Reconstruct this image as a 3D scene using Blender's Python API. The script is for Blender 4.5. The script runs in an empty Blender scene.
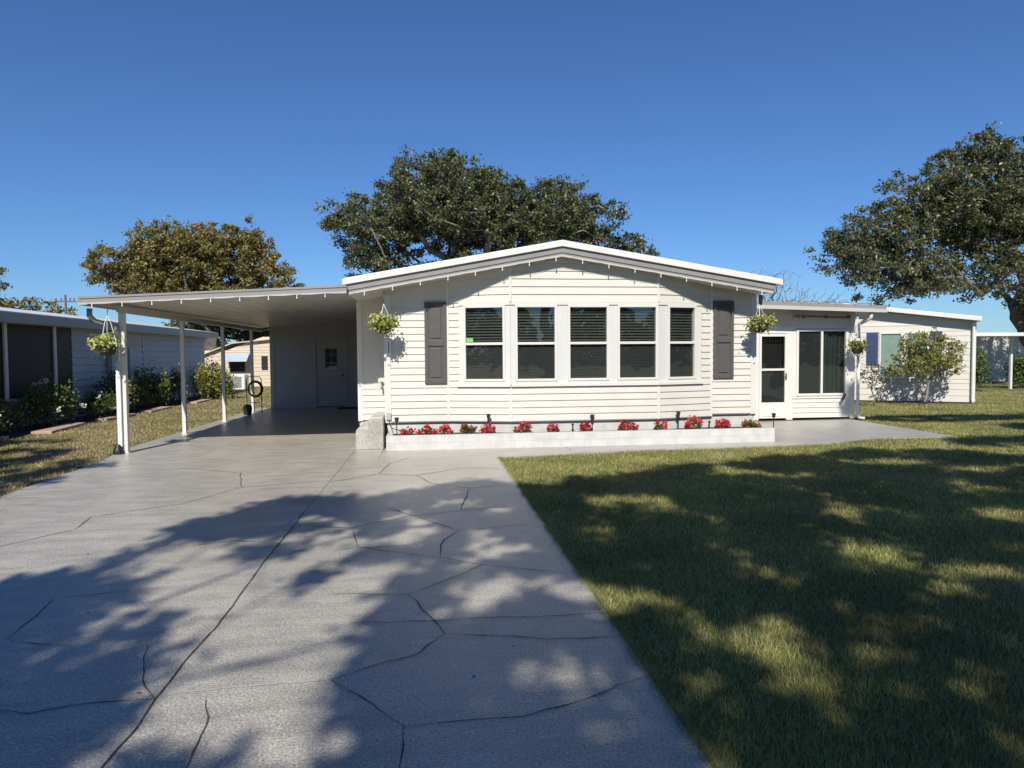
import bpy, math, random
import numpy as np
from mathutils import Vector, Matrix, noise as mnoise
R = math.radians
rng = np.random.default_rng(7)
random.seed(7)
scene = bpy.context.scene
COL = scene.collection
ORG = {}          # object -> world origin its vertices are measured from

# ------------------------------------------------------------------ materials
def new_mat(name):
    m = bpy.data.materials.new(name); m.use_nodes = True
    nt = m.node_tree; b = nt.nodes['Principled BSDF']
    return m, nt, b
def nd(nt, t, **kw):
    n = nt.nodes.new(t)
    for k, v in kw.items():
        if k in n.inputs: n.inputs[k].default_value = v
        else: setattr(n, k, v)
    return n
def ramp(nt, stops):
    r = nt.nodes.new('ShaderNodeValToRGB'); e = r.color_ramp.elements
    while len(e) < len(stops): e.new(0.5)
    for i, (p, c) in enumerate(stops):
        e[i].position = p; e[i].color = (*c, 1)
    return r
def coord(nt): return nt.nodes.new('ShaderNodeTexCoord').outputs['Object']
def geo_pos(nt): return nt.nodes.new('ShaderNodeNewGeometry').outputs['Position']
def simple(name, c, rough=.6, var=.08, scale=3.0, bump=0.0, bscale=60, metal=0.0, spec=.5, dirt=None):
    m, nt, b = new_mat(name); L = nt.links
    p = geo_pos(nt)
    n = nd(nt, 'ShaderNodeTexNoise', Scale=scale, Detail=5.0); L.new(p, n.inputs['Vector'])
    lo = tuple(max(0, x*(1-var)) for x in c); hi = tuple(min(1, x*(1+var)) for x in c)
    r = ramp(nt, [(.3, lo), (.7, hi)]); L.new(n.outputs['Fac'], r.inputs['Fac'])
    out = r.outputs['Color']
    if dirt:
        n3 = nd(nt, 'ShaderNodeTexNoise', Scale=1.3, Detail=8.0, Roughness=.7); L.new(p, n3.inputs['Vector'])
        r3 = ramp(nt, [(.5, (0, 0, 0)), (.72, (1, 1, 1))]); L.new(n3.outputs['Fac'], r3.inputs['Fac'])
        mx = nd(nt, 'ShaderNodeMixRGB'); mx.inputs['Color2'].default_value = (*dirt, 1)
        mm = nd(nt, 'ShaderNodeMath', operation='MULTIPLY'); mm.inputs[1].default_value = .6
        L.new(r3.outputs['Color'], mm.inputs[0]); L.new(mm.outputs[0], mx.inputs['Fac']); L.new(out, mx.inputs['Color1']); out = mx.outputs['Color']
    L.new(out, b.inputs['Base Color'])
    b.inputs['Roughness'].default_value = rough; b.inputs['Metallic'].default_value = metal
    b.inputs['Specular IOR Level'].default_value = spec
    if bump:
        n2 = nd(nt, 'ShaderNodeTexNoise', Scale=bscale, Detail=4.0); L.new(p, n2.inputs['Vector'])
        bp = nd(nt, 'ShaderNodeBump', Strength=bump, Distance=.01); L.new(n2.outputs['Fac'], bp.inputs['Height']); L.new(bp.outputs[0], b.inputs['Normal'])
    return m
def leafmat(name, cols, trans=.3, rough=.5):
    m, nt, b = new_mat(name); L = nt.links
    g = nt.nodes.new('ShaderNodeNewGeometry')
    r = ramp(nt, [(i/(len(cols)-1), c) for i, c in enumerate(cols)]); L.new(g.outputs['Random Per Island'], r.inputs['Fac'])
    n = nd(nt, 'ShaderNodeTexNoise', Scale=.9, Detail=3.0); L.new(g.outputs['Position'], n.inputs['Vector'])
    mr = nd(nt, 'ShaderNodeMapRange'); mr.inputs['From Min'].default_value = .3; mr.inputs['From Max'].default_value = .7
    mr.inputs['To Min'].default_value = .72; mr.inputs['To Max'].default_value = 1.28; L.new(n.outputs['Fac'], mr.inputs['Value'])
    hs = nd(nt, 'ShaderNodeHueSaturation'); L.new(mr.outputs[0], hs.inputs['Value']); L.new(r.outputs['Color'], hs.inputs['Color'])
    L.new(hs.outputs[0], b.inputs['Base Color']); b.inputs['Roughness'].default_value = rough
    t = nd(nt, 'ShaderNodeBsdfTranslucent'); L.new(hs.outputs[0], t.inputs['Color'])
    mx = nd(nt, 'ShaderNodeMixShader'); mx.inputs['Fac'].default_value = trans
    L.new(b.outputs[0], mx.inputs[1]); L.new(t.outputs[0], mx.inputs[2])
    L.new(mx.outputs[0], nt.nodes['Material Output'].inputs['Surface'])
    return m

M = {}
M['siding'] = simple('white_vinyl_siding', (.645, .62, .56), .45, .025, 1.2, .05, 90, dirt=(.55, .52, .46))
M['trim'] = simple('white_trim', (.68, .665, .62), .4, .02, 2)
M['roofwhite'] = simple('white_roof_metal', (.74, .73, .70), .35, .03, 1.5, dirt=(.6, .6, .57))
M['fascia'] = simple('grey_fascia_metal', (.27, .262, .255), .42, .06, 2)
M['fascia_light'] = simple('light_fascia_lip', (.50, .49, .46), .45, .05, 2)
M['soffit'] = simple('soffit', (.66, .64, .59), .6, .03, 2)
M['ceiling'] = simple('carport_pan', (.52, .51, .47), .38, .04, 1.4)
M['shutter'] = simple('grey_shutter', (.088, .084, .08), .55, .07, 12)
M['mullion'] = simple('mullion_panel', (.62, .62, .60), .5, .03, 3)
M['screen'] = simple('insect_screen', (.025, .025, .027), .62, .1, 30, spec=.3)
def mesh_screen():
    m, nt, b = new_mat('fine_insect_screen'); L = nt.links
    b.inputs['Base Color'].default_value = (.05, .05, .052, 1); b.inputs['Roughness'].default_value = .6
    t = nd(nt, 'ShaderNodeBsdfTransparent'); mx = nd(nt, 'ShaderNodeMixShader'); mx.inputs['Fac'].default_value = .45
    L.new(t.outputs[0], mx.inputs[1]); L.new(b.outputs[0], mx.inputs[2]); L.new(mx.outputs[0], nt.nodes['Material Output'].inputs['Surface']); return m
M['sash_screen'] = mesh_screen()
M['porch_screen'] = simple('porch_screen', (.014, .013, .012), .5, .1, 30, spec=.25)
M['dark'] = simple('dark_interior', (.015, .015, .016), .8, .1)
M['blind'] = simple('blind_slats', (.06, .06, .05), .55, .06)
M['black'] = simple('black_plastic', (.02, .02, .02), .45, .1)
M['bronze'] = simple('dark_bronze', (.05, .045, .04), .4, .1, metal=.4)
M['rust'] = simple('rusty_rod', (.14, .09, .06), .6, .2, 20)
M['white_plastic'] = simple('white_plastic', (.78, .78, .75), .35, .02)
M['steel'] = simple('galvanised_grey', (.32, .33, .34), .45, .08, 8, metal=.5)
M['meter'] = simple('meter_grey', (.42, .44, .45), .5, .05, 8)
M['soil'] = simple('soil', (.055, .04, .03), .95, .4, 14, .6, 40)
M['wood'] = simple('wood', (.16, .12, .09), .85, .2, 9)
M['blue'] = simple('blue_shutter', (.04, .062, .15), .5, .1, 9)
M['blue_awning'] = simple('pale_blue_awning', (.40, .47, .55), .5, .06, 5)
M['paver'] = simple('pink_paver', (.46, .31, .25), .85, .2, 9, .3)
M['mat'] = simple('doormat', (.03, .028, .026), .95, .2, 40)
M['beige'] = simple('beige_wall', (.60, .51, .38), .7, .05, 3)
M['curtain'] = simple('curtain', (.033, .046, .044), .8, .08, 5)
M['sticker'] = simple('green_sticker', (.14, .55, .18), .5, .05)
M['bulb'] = simple('frosted_bulb', (.80, .78, .70), .2, .03, spec=.8)
M['wire'] = simple('green_wire', (.06, .07, .06), .5, .1)
M['terracotta'] = simple('basket_liner', (.24, .15, .10), .9, .25, 20, .4)
M['bark'] = simple('oak_bark', (.17, .145, .125), .9, .35, 5, .9, 18)
M['greybark'] = simple('pale_bark', (.23, .205, .18), .9, .25, 6, .6, 20)
M['shadewall'] = simple('shade_tinted_siding', (.40, .44, .48), .5, .04, 2, .05, 60)  # white siding; the blue-grey of its shaded side is put into the colour
M['concrete_step'] = simple('rough_concrete', (.40, .385, .35), .9, .14, 30, .8, 90)

def glass_mat():
    m, nt, b = new_mat('window_glass'); L = nt.links
    t = nd(nt, 'ShaderNodeBsdfTransparent'); t.inputs['Color'].default_value = (.90, .93, .92, 1)
    g = nd(nt, 'ShaderNodeBsdfGlossy', Roughness=.012); g.inputs['Color'].default_value = (.95, .97, 1, 1)
    n = nd(nt, 'ShaderNodeTexNoise', Scale=2.2, Detail=2.0); L.new(geo_pos(nt), n.inputs['Vector'])
    bp = nd(nt, 'ShaderNodeBump', Strength=.05, Distance=.05); L.new(n.outputs['Fac'], bp.inputs['Height']); L.new(bp.outputs[0], g.inputs['Normal'])
    lw = nt.nodes.new('ShaderNodeLayerWeight'); lw.inputs['Blend'].default_value = .5
    pw = nd(nt, 'ShaderNodeMath', operation='POWER'); pw.inputs[1].default_value = 5.0; L.new(lw.outputs['Facing'], pw.inputs[0])
    f = nd(nt, 'ShaderNodeMath', operation='MULTIPLY_ADD'); f.inputs[1].default_value = .93; f.inputs[2].default_value = .055; L.new(pw.outputs[0], f.inputs[0])
    mx = nd(nt, 'ShaderNodeMixShader'); L.new(f.outputs[0], mx.inputs[0]); L.new(t.outputs[0], mx.inputs[1]); L.new(g.outputs[0], mx.inputs[2])
    L.new(mx.outputs[0], nt.nodes['Material Output'].inputs['Surface']); return m
M['glass'] = glass_mat()

def concrete_mat(name, base, tint, speck=True):
    m, nt, b = new_mat(name); L = nt.links; p = geo_pos(nt)
    n1 = nd(nt, 'ShaderNodeTexNoise', Scale=.55, Detail=6.0, Roughness=.62); L.new(p, n1.inputs['Vector'])
    r1 = ramp(nt, [(.3, tuple(x*.84 for x in base)), (.52, base), (.75, tint)]); L.new(n1.outputs['Fac'], r1.inputs['Fac'])
    out = r1.outputs['Color']
    # stretched wash marks and small stains
    mp = nd(nt, 'ShaderNodeMapping'); mp.inputs['Scale'].default_value = (1.2, 4.0, 1); L.new(p, mp.inputs['Vector'])
    n2 = nd(nt, 'ShaderNodeTexNoise', Scale=1.6, Detail=8.0, Roughness=.7); L.new(mp.outputs[0], n2.inputs['Vector'])
    r2 = ramp(nt, [(.33, (.74, .74, .735)), (.62, (1.08, 1.08, 1.07))]); L.new(n2.outputs['Fac'], r2.inputs['Fac'])
    mx = nd(nt, 'ShaderNodeMixRGB', blend_type='MULTIPLY'); mx.inputs['Fac'].default_value = 1; L.new(out, mx.inputs['Color1']); L.new(r2.outputs['Color'], mx.inputs['Color2']); out = mx.outputs['Color']
    # fine grain
    n4 = nd(nt, 'ShaderNodeTexNoise', Scale=85.0, Detail=3.0, Roughness=.8); L.new(p, n4.inputs['Vector'])
    r4 = ramp(nt, [(.36, (.52, .52, .52)), (.5, (1, 1, 1)), (.64, (1.5, 1.5, 1.5))]); L.new(n4.outputs['Fac'], r4.inputs['Fac'])
    m4 = nd(nt, 'ShaderNodeMixRGB', blend_type='MULTIPLY'); m4.inputs['Fac'].default_value = 1; L.new(out, m4.inputs['Color1']); L.new(r4.outputs['Color'], m4.inputs['Color2']); out = m4.outputs['Color']
    if speck:
        v = nd(nt, 'ShaderNodeTexVoronoi', Scale=60.0); L.new(p, v.inputs['Vector'])
        sep = nd(nt, 'ShaderNodeSeparateColor'); L.new(v.outputs['Color'], sep.inputs[0])
        gt = nd(nt, 'ShaderNodeMath', operation='GREATER_THAN'); gt.inputs[1].default_value = .80; L.new(sep.outputs[0], gt.inputs[0])
        lt = nd(nt, 'ShaderNodeMath', operation='LESS_THAN'); lt.inputs[1].default_value = .34; L.new(v.outputs['Distance'], lt.inputs[0])
        ml = nd(nt, 'ShaderNodeMath', operation='MULTIPLY'); L.new(gt.outputs[0], ml.inputs[0]); L.new(lt.outputs[0], ml.inputs[1])
        n5 = nd(nt, 'ShaderNodeTexNoise', Scale=.9, Detail=2.0); L.new(p, n5.inputs['Vector'])
        mr = nd(nt, 'ShaderNodeMapRange'); mr.inputs['From Min'].default_value = .35; mr.inputs['From Max'].default_value = .65; mr.inputs['To Min'].default_value = .2; mr.inputs['To Max'].default_value = .75; L.new(n5.outputs['Fac'], mr.inputs['Value'])
        ml2 = nd(nt, 'ShaderNodeMath', operation='MULTIPLY'); L.new(ml.outputs[0], ml2.inputs[0]); L.new(mr.outputs[0], ml2.inputs[1])
        ms = nd(nt, 'ShaderNodeMixRGB'); ms.inputs['Color2'].default_value = (.66, .66, .66, 1); L.new(ml2.outputs[0], ms.inputs['Fac']); L.new(out, ms.inputs['Color1']); out = ms.outputs['Color']
        gt2 = nd(nt, 'ShaderNodeMath', operation='LESS_THAN'); gt2.inputs[1].default_value = .13; L.new(sep.outputs[1], gt2.inputs[0])
        ml3 = nd(nt, 'ShaderNodeMath', operation='MULTIPLY'); L.new(gt2.outputs[0], ml3.inputs[0]); L.new(lt.outputs[0], ml3.inputs[1])
        ml4 = nd(nt, 'ShaderNodeMath', operation='MULTIPLY'); L.new(ml3.outputs[0], ml4.inputs[0]); ml4.inputs[1].default_value = .6
        ms2 = nd(nt, 'ShaderNodeMixRGB'); ms2.inputs['Color2'].default_value = (.10, .10, .11, 1); L.new(ml4.outputs[0], ms2.inputs['Fac']); L.new(out, ms2.inputs['Color1']); out = ms2.outputs['Color']
    L.new(out, b.inputs['Base Color'])
    rr = nd(nt, 'ShaderNodeMapRange'); rr.inputs['To Min'].default_value = .22; rr.inputs['To Max'].default_value = .46; L.new(n2.outputs['Fac'], rr.inputs['Value']); L.new(rr.outputs[0], b.inputs['Roughness'])
    bp = nd(nt, 'ShaderNodeBump', Strength=.6, Distance=.004); L.new(n4.outputs['Fac'], bp.inputs['Height']); L.new(bp.outputs[0], b.inputs['Normal'])
    return m
M['drive'] = concrete_mat('painted_concrete', (.425, .398, .345), (.475, .445, .39))
M['shedwall'] = simple('shade_darkened_siding', (.40, .40, .385), .55, .03, 1.5)  # white siding toned down in colour to imitate the deep carport shade
M['sheddoor'] = simple('shade_darkened_door', (.38, .37, .345), .5, .04, 2)  # pale door, likewise darkened in colour for the carport shade
M['patio'] = concrete_mat('patio_concrete', (.42, .40, .36), (.47, .445, .40), False)
M['crack'] = simple('crack_dark', (.07, .065, .06), .95, .3, 20)
M['crack_light'] = simple('crack_filler_light', (.50, .50, .48), .8, .15, 20)
M['joint'] = simple('joint_dark', (.06, .05, .042), .95, .5, 25)

def block_mat():
    m, nt, b = new_mat('painted_block'); L = nt.links; p = geo_pos(nt)
    sx = nd(nt, 'ShaderNodeSeparateXYZ'); L.new(p, sx.inputs[0])
    cx = nd(nt, 'ShaderNodeCombineXYZ'); L.new(sx.outputs['X'], cx.inputs['X']); L.new(sx.outputs['Z'], cx.inputs['Y'])
    br = nd(nt, 'ShaderNodeTexBrick', Scale=1.0); br.inputs['Brick Width'].default_value = .405; br.inputs['Row Height'].default_value = .125; br.inputs['Mortar Size'].default_value = .006
    br.inputs['Color1'].default_value = (.58, .58, .565, 1); br.inputs['Color2'].default_value = (.61, .61, .595, 1); br.inputs['Mortar'].default_value = (.52, .52, .50, 1)
    L.new(cx.outputs[0], br.inputs['Vector'])
    n = nd(nt, 'ShaderNodeTexNoise', Scale=5.0, Detail=6.0); L.new(p, n.inputs['Vector'])
    r = ramp(nt, [(.35, (.86, .86, .84)), (.6, (1, 1, 1))]); L.new(n.outputs['Fac'], r.inputs['Fac'])
    mx = nd(nt, 'ShaderNodeMixRGB', blend_type='MULTIPLY'); mx.inputs['Fac'].default_value = 1; L.new(br.outputs['Color'], mx.inputs['Color1']); L.new(r.outputs['Color'], mx.inputs['Color2'])
    L.new(mx.outputs[0], b.inputs['Base Color']); b.inputs['Roughness'].default_value = .75
    bp = nd(nt, 'ShaderNodeBump', Strength=.3, Distance=.004, invert=True); L.new(br.outputs['Fac'], bp.inputs['Height']); L.new(bp.outputs[0], b.inputs['Normal'])
    return m
M['block'] = block_mat()

def ground_mat():
    m, nt, b = new_mat('lawn_soil'); L = nt.links; p = geo_pos(nt)
    n = nd(nt, 'ShaderNodeTexNoise', Scale=22.0, Detail=6.0, Roughness=.75); L.new(p, n.inputs['Vector'])
    r = ramp(nt, [(.3, (.06, .07, .02)), (.55, (.15, .15, .05)), (.75, (.27, .24, .11))]); L.new(n.outputs['Fac'], r.inputs['Fac'])
    n2 = nd(nt, 'ShaderNodeTexNoise', Scale=16.0, Detail=6.0, Roughness=.8); L.new(p, n2.inputs['Vector'])
    r2 = ramp(nt, [(.3, (.075, .065, .03)), (.5, (.21, .165, .085)), (.7, (.33, .255, .15))]); L.new(n2.outputs['Fac'], r2.inputs['Fac'])
    s = nd(nt, 'ShaderNodeSeparateXYZ'); L.new(p, s.inputs[0])
    n3 = nd(nt, 'ShaderNodeTexNoise', Scale=.6, Detail=4.0); L.new(p, n3.inputs['Vector'])
    lt = nd(nt, 'ShaderNodeMath', operation='LESS_THAN'); lt.inputs[1].default_value = -3.0; L.new(s.outputs['X'], lt.inputs[0])
    mr = nd(nt, 'ShaderNodeMapRange'); mr.inputs['From Min'].default_value = .62; mr.inputs['From Max'].default_value = .45; mr.inputs['To Min'].default_value = .25; mr.inputs['To Max'].default_value = .9; L.new(n3.outputs['Fac'], mr.inputs['Value'])
    ml = nd(nt, 'ShaderNodeMath', operation='MULTIPLY'); L.new(lt.outputs[0], ml.inputs[0]); L.new(mr.outputs[0], ml.inputs[1])
    mx = nd(nt, 'ShaderNodeMixRGB'); L.new(ml.outputs[0], mx.inputs['Fac']); L.new(r.outputs['Color'], mx.inputs['Color1']); L.new(r2.outputs['Color'], mx.inputs['Color2'])
    L.new(mx.outputs[0], b.inputs['Base Color']); b.inputs['Roughness'].default_value = .95
    bp = nd(nt, 'ShaderNodeBump', Strength=1, Distance=.03); L.new(n.outputs['Fac'], bp.inputs['Height']); L.new(bp.outputs[0], b.inputs['Normal'])
    return m
M['ground'] = ground_mat()
M['blades'] = leafmat('grass_blades', [(.13, .175, .035), (.21, .25, .058), (.31, .335, .09), (.44, .42, .14), (.60, .54, .28)], .4, .55)
M['dryblades'] = leafmat('dry_grass_blades', [(.15, .165, .05), (.30, .25, .11), (.46, .36, .20), (.56, .44, .28), (.48, .32, .21)], .3, .6)
M['oakleaf'] = leafmat('oak_leaves', [(.035, .055, .018), (.062, .088, .028), (.095, .115, .042), (.14, .14, .06), (.21, .18, .10)], .22, .42)
M['oakleaf_gold'] = leafmat('turning_oak_leaves', [(.07, .09, .024), (.16, .165, .045), (.25, .225, .06), (.30, .235, .08), (.26, .165, .07)], .28, .5)
M['shrubleaf'] = leafmat('shrub_leaves', [(.045, .08, .02), (.08, .13, .03), (.13, .19, .045), (.19, .24, .07)], .3, .45)
M['yellowleaf'] = leafmat('yellow_green_leaves', [(.10, .13, .03), (.20, .22, .05), (.30, .30, .07), (.36, .33, .10)], .3, .5)
M['basketleaf'] = leafmat('basket_leaves', [(.10, .15, .03), (.28, .32, .06), (.42, .44, .10), (.58, .58, .20), (.75, .74, .50)], .3, .5)
M['redleaf'] = leafmat('red_petals', [(.30, .02, .03), (.45, .03, .05), (.55, .07, .09), (.62, .16, .15)], .25, .5)
M['rustleaf'] = leafmat('bronze_petals', [(.10, .07, .02), (.20, .12, .03), (.35, .06, .05), (.16, .14, .04)], .25, .5)
M['petal'] = leafmat('white_petals', [(.75, .73, .70), (.80, .78, .74)], .3, .5)

# ------------------------------------------------------------------ mesh helpers
class MB:
    def __init__(s): s.v = []; s.f = []; s.mi = []; s.cur = 0
    def add(s, vs, fs):
        n = len(s.v); s.v += [tuple(map(float, p)) for p in vs]
        s.f += [[n+i for i in f] for f in fs]; s.mi += [s.cur]*len(fs); return s
    def box(s, x0, x1, y0, y1, z0, z1):
        return s.add([(x0,y0,z0),(x1,y0,z0),(x1,y1,z0),(x0,y1,z0),(x0,y0,z1),(x1,y0,z1),(x1,y1,z1),(x0,y1,z1)],
                     [(3,2,1,0),(4,5,6,7),(0,1,5,4),(1,2,6,5),(2,3,7,6),(3,0,4,7)])
    def wbox(s, fr, s0, s1, d0, d1, z0, z1):
        P = lambda a, d, z: (fr[0][0]+fr[1][0]*a+fr[2][0]*d, fr[0][1]+fr[1][1]*a+fr[2][1]*d, z)
        return s.add([P(s0,d0,z0),P(s1,d0,z0),P(s1,d1,z0),P(s0,d1,z0),P(s0,d0,z1),P(s1,d0,z1),P(s1,d1,z1),P(s0,d1,z1)],
                     [(3,2,1,0),(4,5,6,7),(0,1,5,4),(1,2,6,5),(2,3,7,6),(3,0,4,7)])
    def prism(s, prof, y0, y1):      # closed profile in XZ pushed along Y
        n = len(prof)
        return s.add([(x,y0,z) for x,z in prof]+[(x,y1,z) for x,z in prof],
                     [list(range(n)), list(range(2*n-1, n-1, -1))]+[(i, n+i, n+(i+1)%n, (i+1)%n) for i in range(n)])
    def slabxy(s, poly, z0, z1):
        n = len(poly)
        return s.add([(x,y,z0) for x,y in poly]+[(x,y,z1) for x,y in poly],
                     [list(range(n-1,-1,-1)), list(range(n,2*n))]+[(i,(i+1)%n,n+(i+1)%n,n+i) for i in range(n)])
    def tube(s, pts, r, n=8, caps=True):
        pts = [Vector(p) for p in pts]; m = len(pts)
        rr = r if isinstance(r, (list, tuple)) else [r]*m
        vs = []
        for i, p in enumerate(pts):
            d = (pts[min(i+1,m-1)]-pts[max(i-1,0)]).normalized()
            a = d.cross(Vector((0,0,1)))
            if a.length < .05: a = d.cross(Vector((1,0,0)))
            a.normalize(); b = d.cross(a)
            vs += [p+(a*math.cos(2*math.pi*k/n)+b*math.sin(2*math.pi*k/n))*rr[i] for k in range(n)]
        fs = [(i*n+k, i*n+(k+1)%n, (i+1)*n+(k+1)%n, (i+1)*n+k) for i in range(m-1) for k in range(n)]
        if caps: fs += [list(range(n-1,-1,-1)), [(m-1)*n+k for k in range(n)]]
        return s.add(vs, fs)
    def lathe(s, c, prof, n=14):
        vs = [(c[0]+r*math.cos(2*math.pi*k/n), c[1]+r*math.sin(2*math.pi*k/n), c[2]+z) for r, z in prof for k in range(n)]
        m = len(prof)
        fs = [(i*n+k, i*n+(k+1)%n, (i+1)*n+(k+1)%n, (i+1)*n+k) for i in range(m-1) for k in range(n)]
        fs += [list(range(n-1,-1,-1)), [(m-1)*n+k for k in range(n)]]
        return s.add(vs, fs)
    def build(s, name, mats, parent=None, loc=None, bevel=0, smooth=False):
        if not isinstance(mats, (list, tuple)): mats = [mats]
        if parent is not None: o0 = ORG[parent.name]
        else: o0 = Vector(loc) if loc is not None else Vector((0,0,0))
        me = bpy.data.meshes.new(name)
        me.from_pydata([(x-o0[0], y-o0[1], z-o0[2]) for x, y, z in s.v], [], s.f)
        for m in mats: me.materials.append(m)
        if len(mats) > 1: me.polygons.foreach_set('material_index', s.mi)
        if smooth: me.shade_smooth()
        me.update()
        ob = bpy.data.objects.new(name, me); COL.objects.link(ob)
        ORG[ob.name] = o0
        if parent is not None: ob.parent = parent
        else: ob.location = o0
        if bevel:
            md = ob.modifiers.new('bevel', 'BEVEL'); md.width = bevel; md.segments = 2; md.limit_method = 'ANGLE'
        return ob
def tag(o, label=None, cat=None, group=None, kind=None):
    if label: o['label'] = label
    if cat: o['category'] = cat
    if group: o['group'] = group
    if kind: o['kind'] = kind
    return o
def thing(name, loc, label, cat, group=None):
    o = bpy.data.objects.new(name, None); COL.objects.link(o); o.location = loc; o.empty_display_size = .2
    ORG[o.name] = Vector(loc); return tag(o, label, cat, group)
def np_mesh(name, verts, mat, per=4, parent=None, loc=(0,0,0), mi=None, mats=None):
    """verts: (N*per,3) world coordinates, one separate face per group of `per`"""
    o0 = np.array(ORG[parent.name] if parent is not None else loc)
    v = (verts - o0).astype(np.float32); n = len(v)//per
    me = bpy.data.meshes.new(name)
    me.vertices.add(len(v)); me.vertices.foreach_set('co', v.ravel())
    me.loops.add(len(v)); me.loops.foreach_set('vertex_index', np.arange(len(v), dtype=np.int32))
    me.polygons.add(n); me.polygons.foreach_set('loop_start', np.arange(0, len(v), per, dtype=np.int32))
    me.polygons.foreach_set('loop_total', np.full(n, per, dtype=np.int32))
    for m in (mats or [mat]): me.materials.append(m)
    if mi is not None: me.polygons.foreach_set('material_index', mi.astype(np.int32))
    me.update(calc_edges=True); me.validate()
    ob = bpy.data.objects.new(name, me); COL.objects.link(ob); ORG[ob.name] = Vector([float(x) for x in o0])
    if parent is not None: ob.parent = parent
    else: ob.location = [float(x) for x in o0]
    return ob
def leaf_quads(c, size, aspect=.5, up=.35, droop=0.0):
    """diamond leaves at centres c (N,3)"""
    n = len(c)
    size = size*(.65+.7*rng.random(n))[:, None] if np.isscalar(size) else size[:, None]
    a = rng.normal(size=(n,3)); a[:,2] -= droop; a /= np.linalg.norm(a,axis=1)[:,None]
    nn = rng.normal(size=(n,3)); nn[:,2] += up; b = np.cross(nn, a); b /= np.linalg.norm(b,axis=1)[:,None]
    q = np.stack([c-a*size*.5, c-b*size*aspect*.5-a*size*.05, c+a*size*.5, c+b*size*aspect*.5-a*size*.05], 1)
    return q.reshape(-1,3)

# ------------------------------------------------------------------ trees
def grow_skeleton(base, fork, targets, jitter=.25, seg=.6):
    nodes = [np.array(base, float)]; par = [-1]
    b, f = np.array(base, float), np.array(fork, float)
    k = max(3, int(np.linalg.norm(f-b)/seg))
    for i in range(1, k+1):
        p = b+(f-b)*i/k + (rng.normal(size=3)*jitter*.3*(np.array([1,1,0]) if i < k else 0))
        nodes.append(p); par.append(len(nodes)-2)
    first = len(nodes)-2
    order = sorted(range(len(targets)), key=lambda i: np.linalg.norm(targets[i]-f))
    depth = [0.0]*len(nodes)
    ends = []
    for i in order:
        t = targets[i]; A = np.array(nodes[first:]); dd = np.linalg.norm(A-t, axis=1)+np.array(depth[first:])*.55
        j = int(np.argmin(dd))+first
        s = nodes[j]; L = np.linalg.norm(t-s); m = max(1, int(L/seg)); prev = j
        bend = rng.normal(size=3)*jitter*min(1.5, L*.35)
        for q in range(1, m+1):
            u = q/m; p = s+(t-s)*u+bend*math.sin(math.pi*u)+rng.normal(size=3)*jitter*.16
            nodes.append(p); par.append(prev); depth.append(depth[prev]+L/m); prev = len(nodes)-1
        ends.append(prev)
    return nodes, par
def skeleton_mesh(mb, nodes, par, r_trunk, r_tip=.015, power=.5, flare=1.35):
    n = len(nodes); w = np.zeros(n)
    haschild = np.zeros(n, bool)
    for p in par:
        if p >= 0: haschild[p] = True
    w[~haschild] = 1
    for i in range(n-1, 0, -1): w[par[i]] += w[i]
    rad = r_tip+(r_trunk-r_tip)*(w/w[0])**power
    rad[0] *= flare
    kids = [[] for _ in range(n)]
    for i in range(1, n): kids[par[i]].append(i)
    stack = [(0, [0])]
    while stack:
        cur, chain = stack.pop()
        while kids[cur]:
            ks = sorted(kids[cur], key=lambda q: -w[q])
            for k in ks[1:]: stack.append((k, [cur, k]))
            cur = ks[0]; chain.append(cur)
        if len(chain) > 1:
            rr = [float(rad[c]) for c in chain]
            if chain[0] != 0: rr[0] = min(rr[0], rr[1]*1.15)
            big = rr[1] > .06
            mb.tube([nodes[c] for c in chain], rr, 9 if big else 5, caps=False)
def sample_crown(ells, n, mind, shell=.5):
    out = []
    vol = np.array([e[3]*e[4]*e[5] for e in ells]); vol = vol/vol.sum()
    tries = 0
    while len(out) < n and tries < n*60:
        tries += 1
        e = ells[rng.choice(len(ells), p=vol)]
        d = rng.normal(size=3); d /= np.linalg.norm(d)
        if d[2] < -.55: continue
        r = shell+(1-shell)*rng.random()**.6
        p = np.array(e[:3])+d*r*np.array(e[3:6])
        if all(np.sum((p-o)**2) > mind*mind for o in out): out.append(p)
    out = np.array(out)
    if len(out) > 20:      # drop tufts that would float apart from the crown
        dd = np.sort(np.linalg.norm(out[:,None]-out[None], axis=2), axis=1)[:,1:4].mean(1)
        out = out[dd < max(mind, .1)*2.5]
    return out
def clump_leaves(cs, per, rad, size, flat=.7, aspect=.5, sub=6):
    """each clump = several small twigs' worth of leaves, leaving gaps"""
    outs = []
    for c in cs:
        k = max(3, int(rng.normal(sub, 1.5)))
        sc = c+rng.normal(size=(k,3))*rad*np.array([.62,.62,.62*flat])
        m = int(per*rng.uniform(.6,1.3))
        idx = rng.integers(0, k, m)
        sr = rad*rng.uniform(.22,.42,k)
        outs.append(sc[idx]+rng.normal(size=(m,3))*sr[idx][:,None]*np.array([.75,.75,.55]))
    return leaf_quads(np.concatenate(outs), size, aspect)
def tree(name, label, cat, base, fork, targets, r_trunk, per, rad, size, leafm, barkm, r_tip=.012, group=None, jitter=.3, seg=.6, trunkname='trunk', power=.58, flat=.7):
    t = thing(name, base, label, cat, group)
    nodes, par = grow_skeleton(base, fork, targets, jitter, seg)
    mb = MB(); skeleton_mesh(mb, nodes, par, r_trunk, r_tip, power=power)
    mb.build(trunkname, barkm, t, smooth=True)
    if per: np_mesh('crown', clump_leaves(targets, per, rad, size, flat), leafm, 4, t)
    return t

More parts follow.
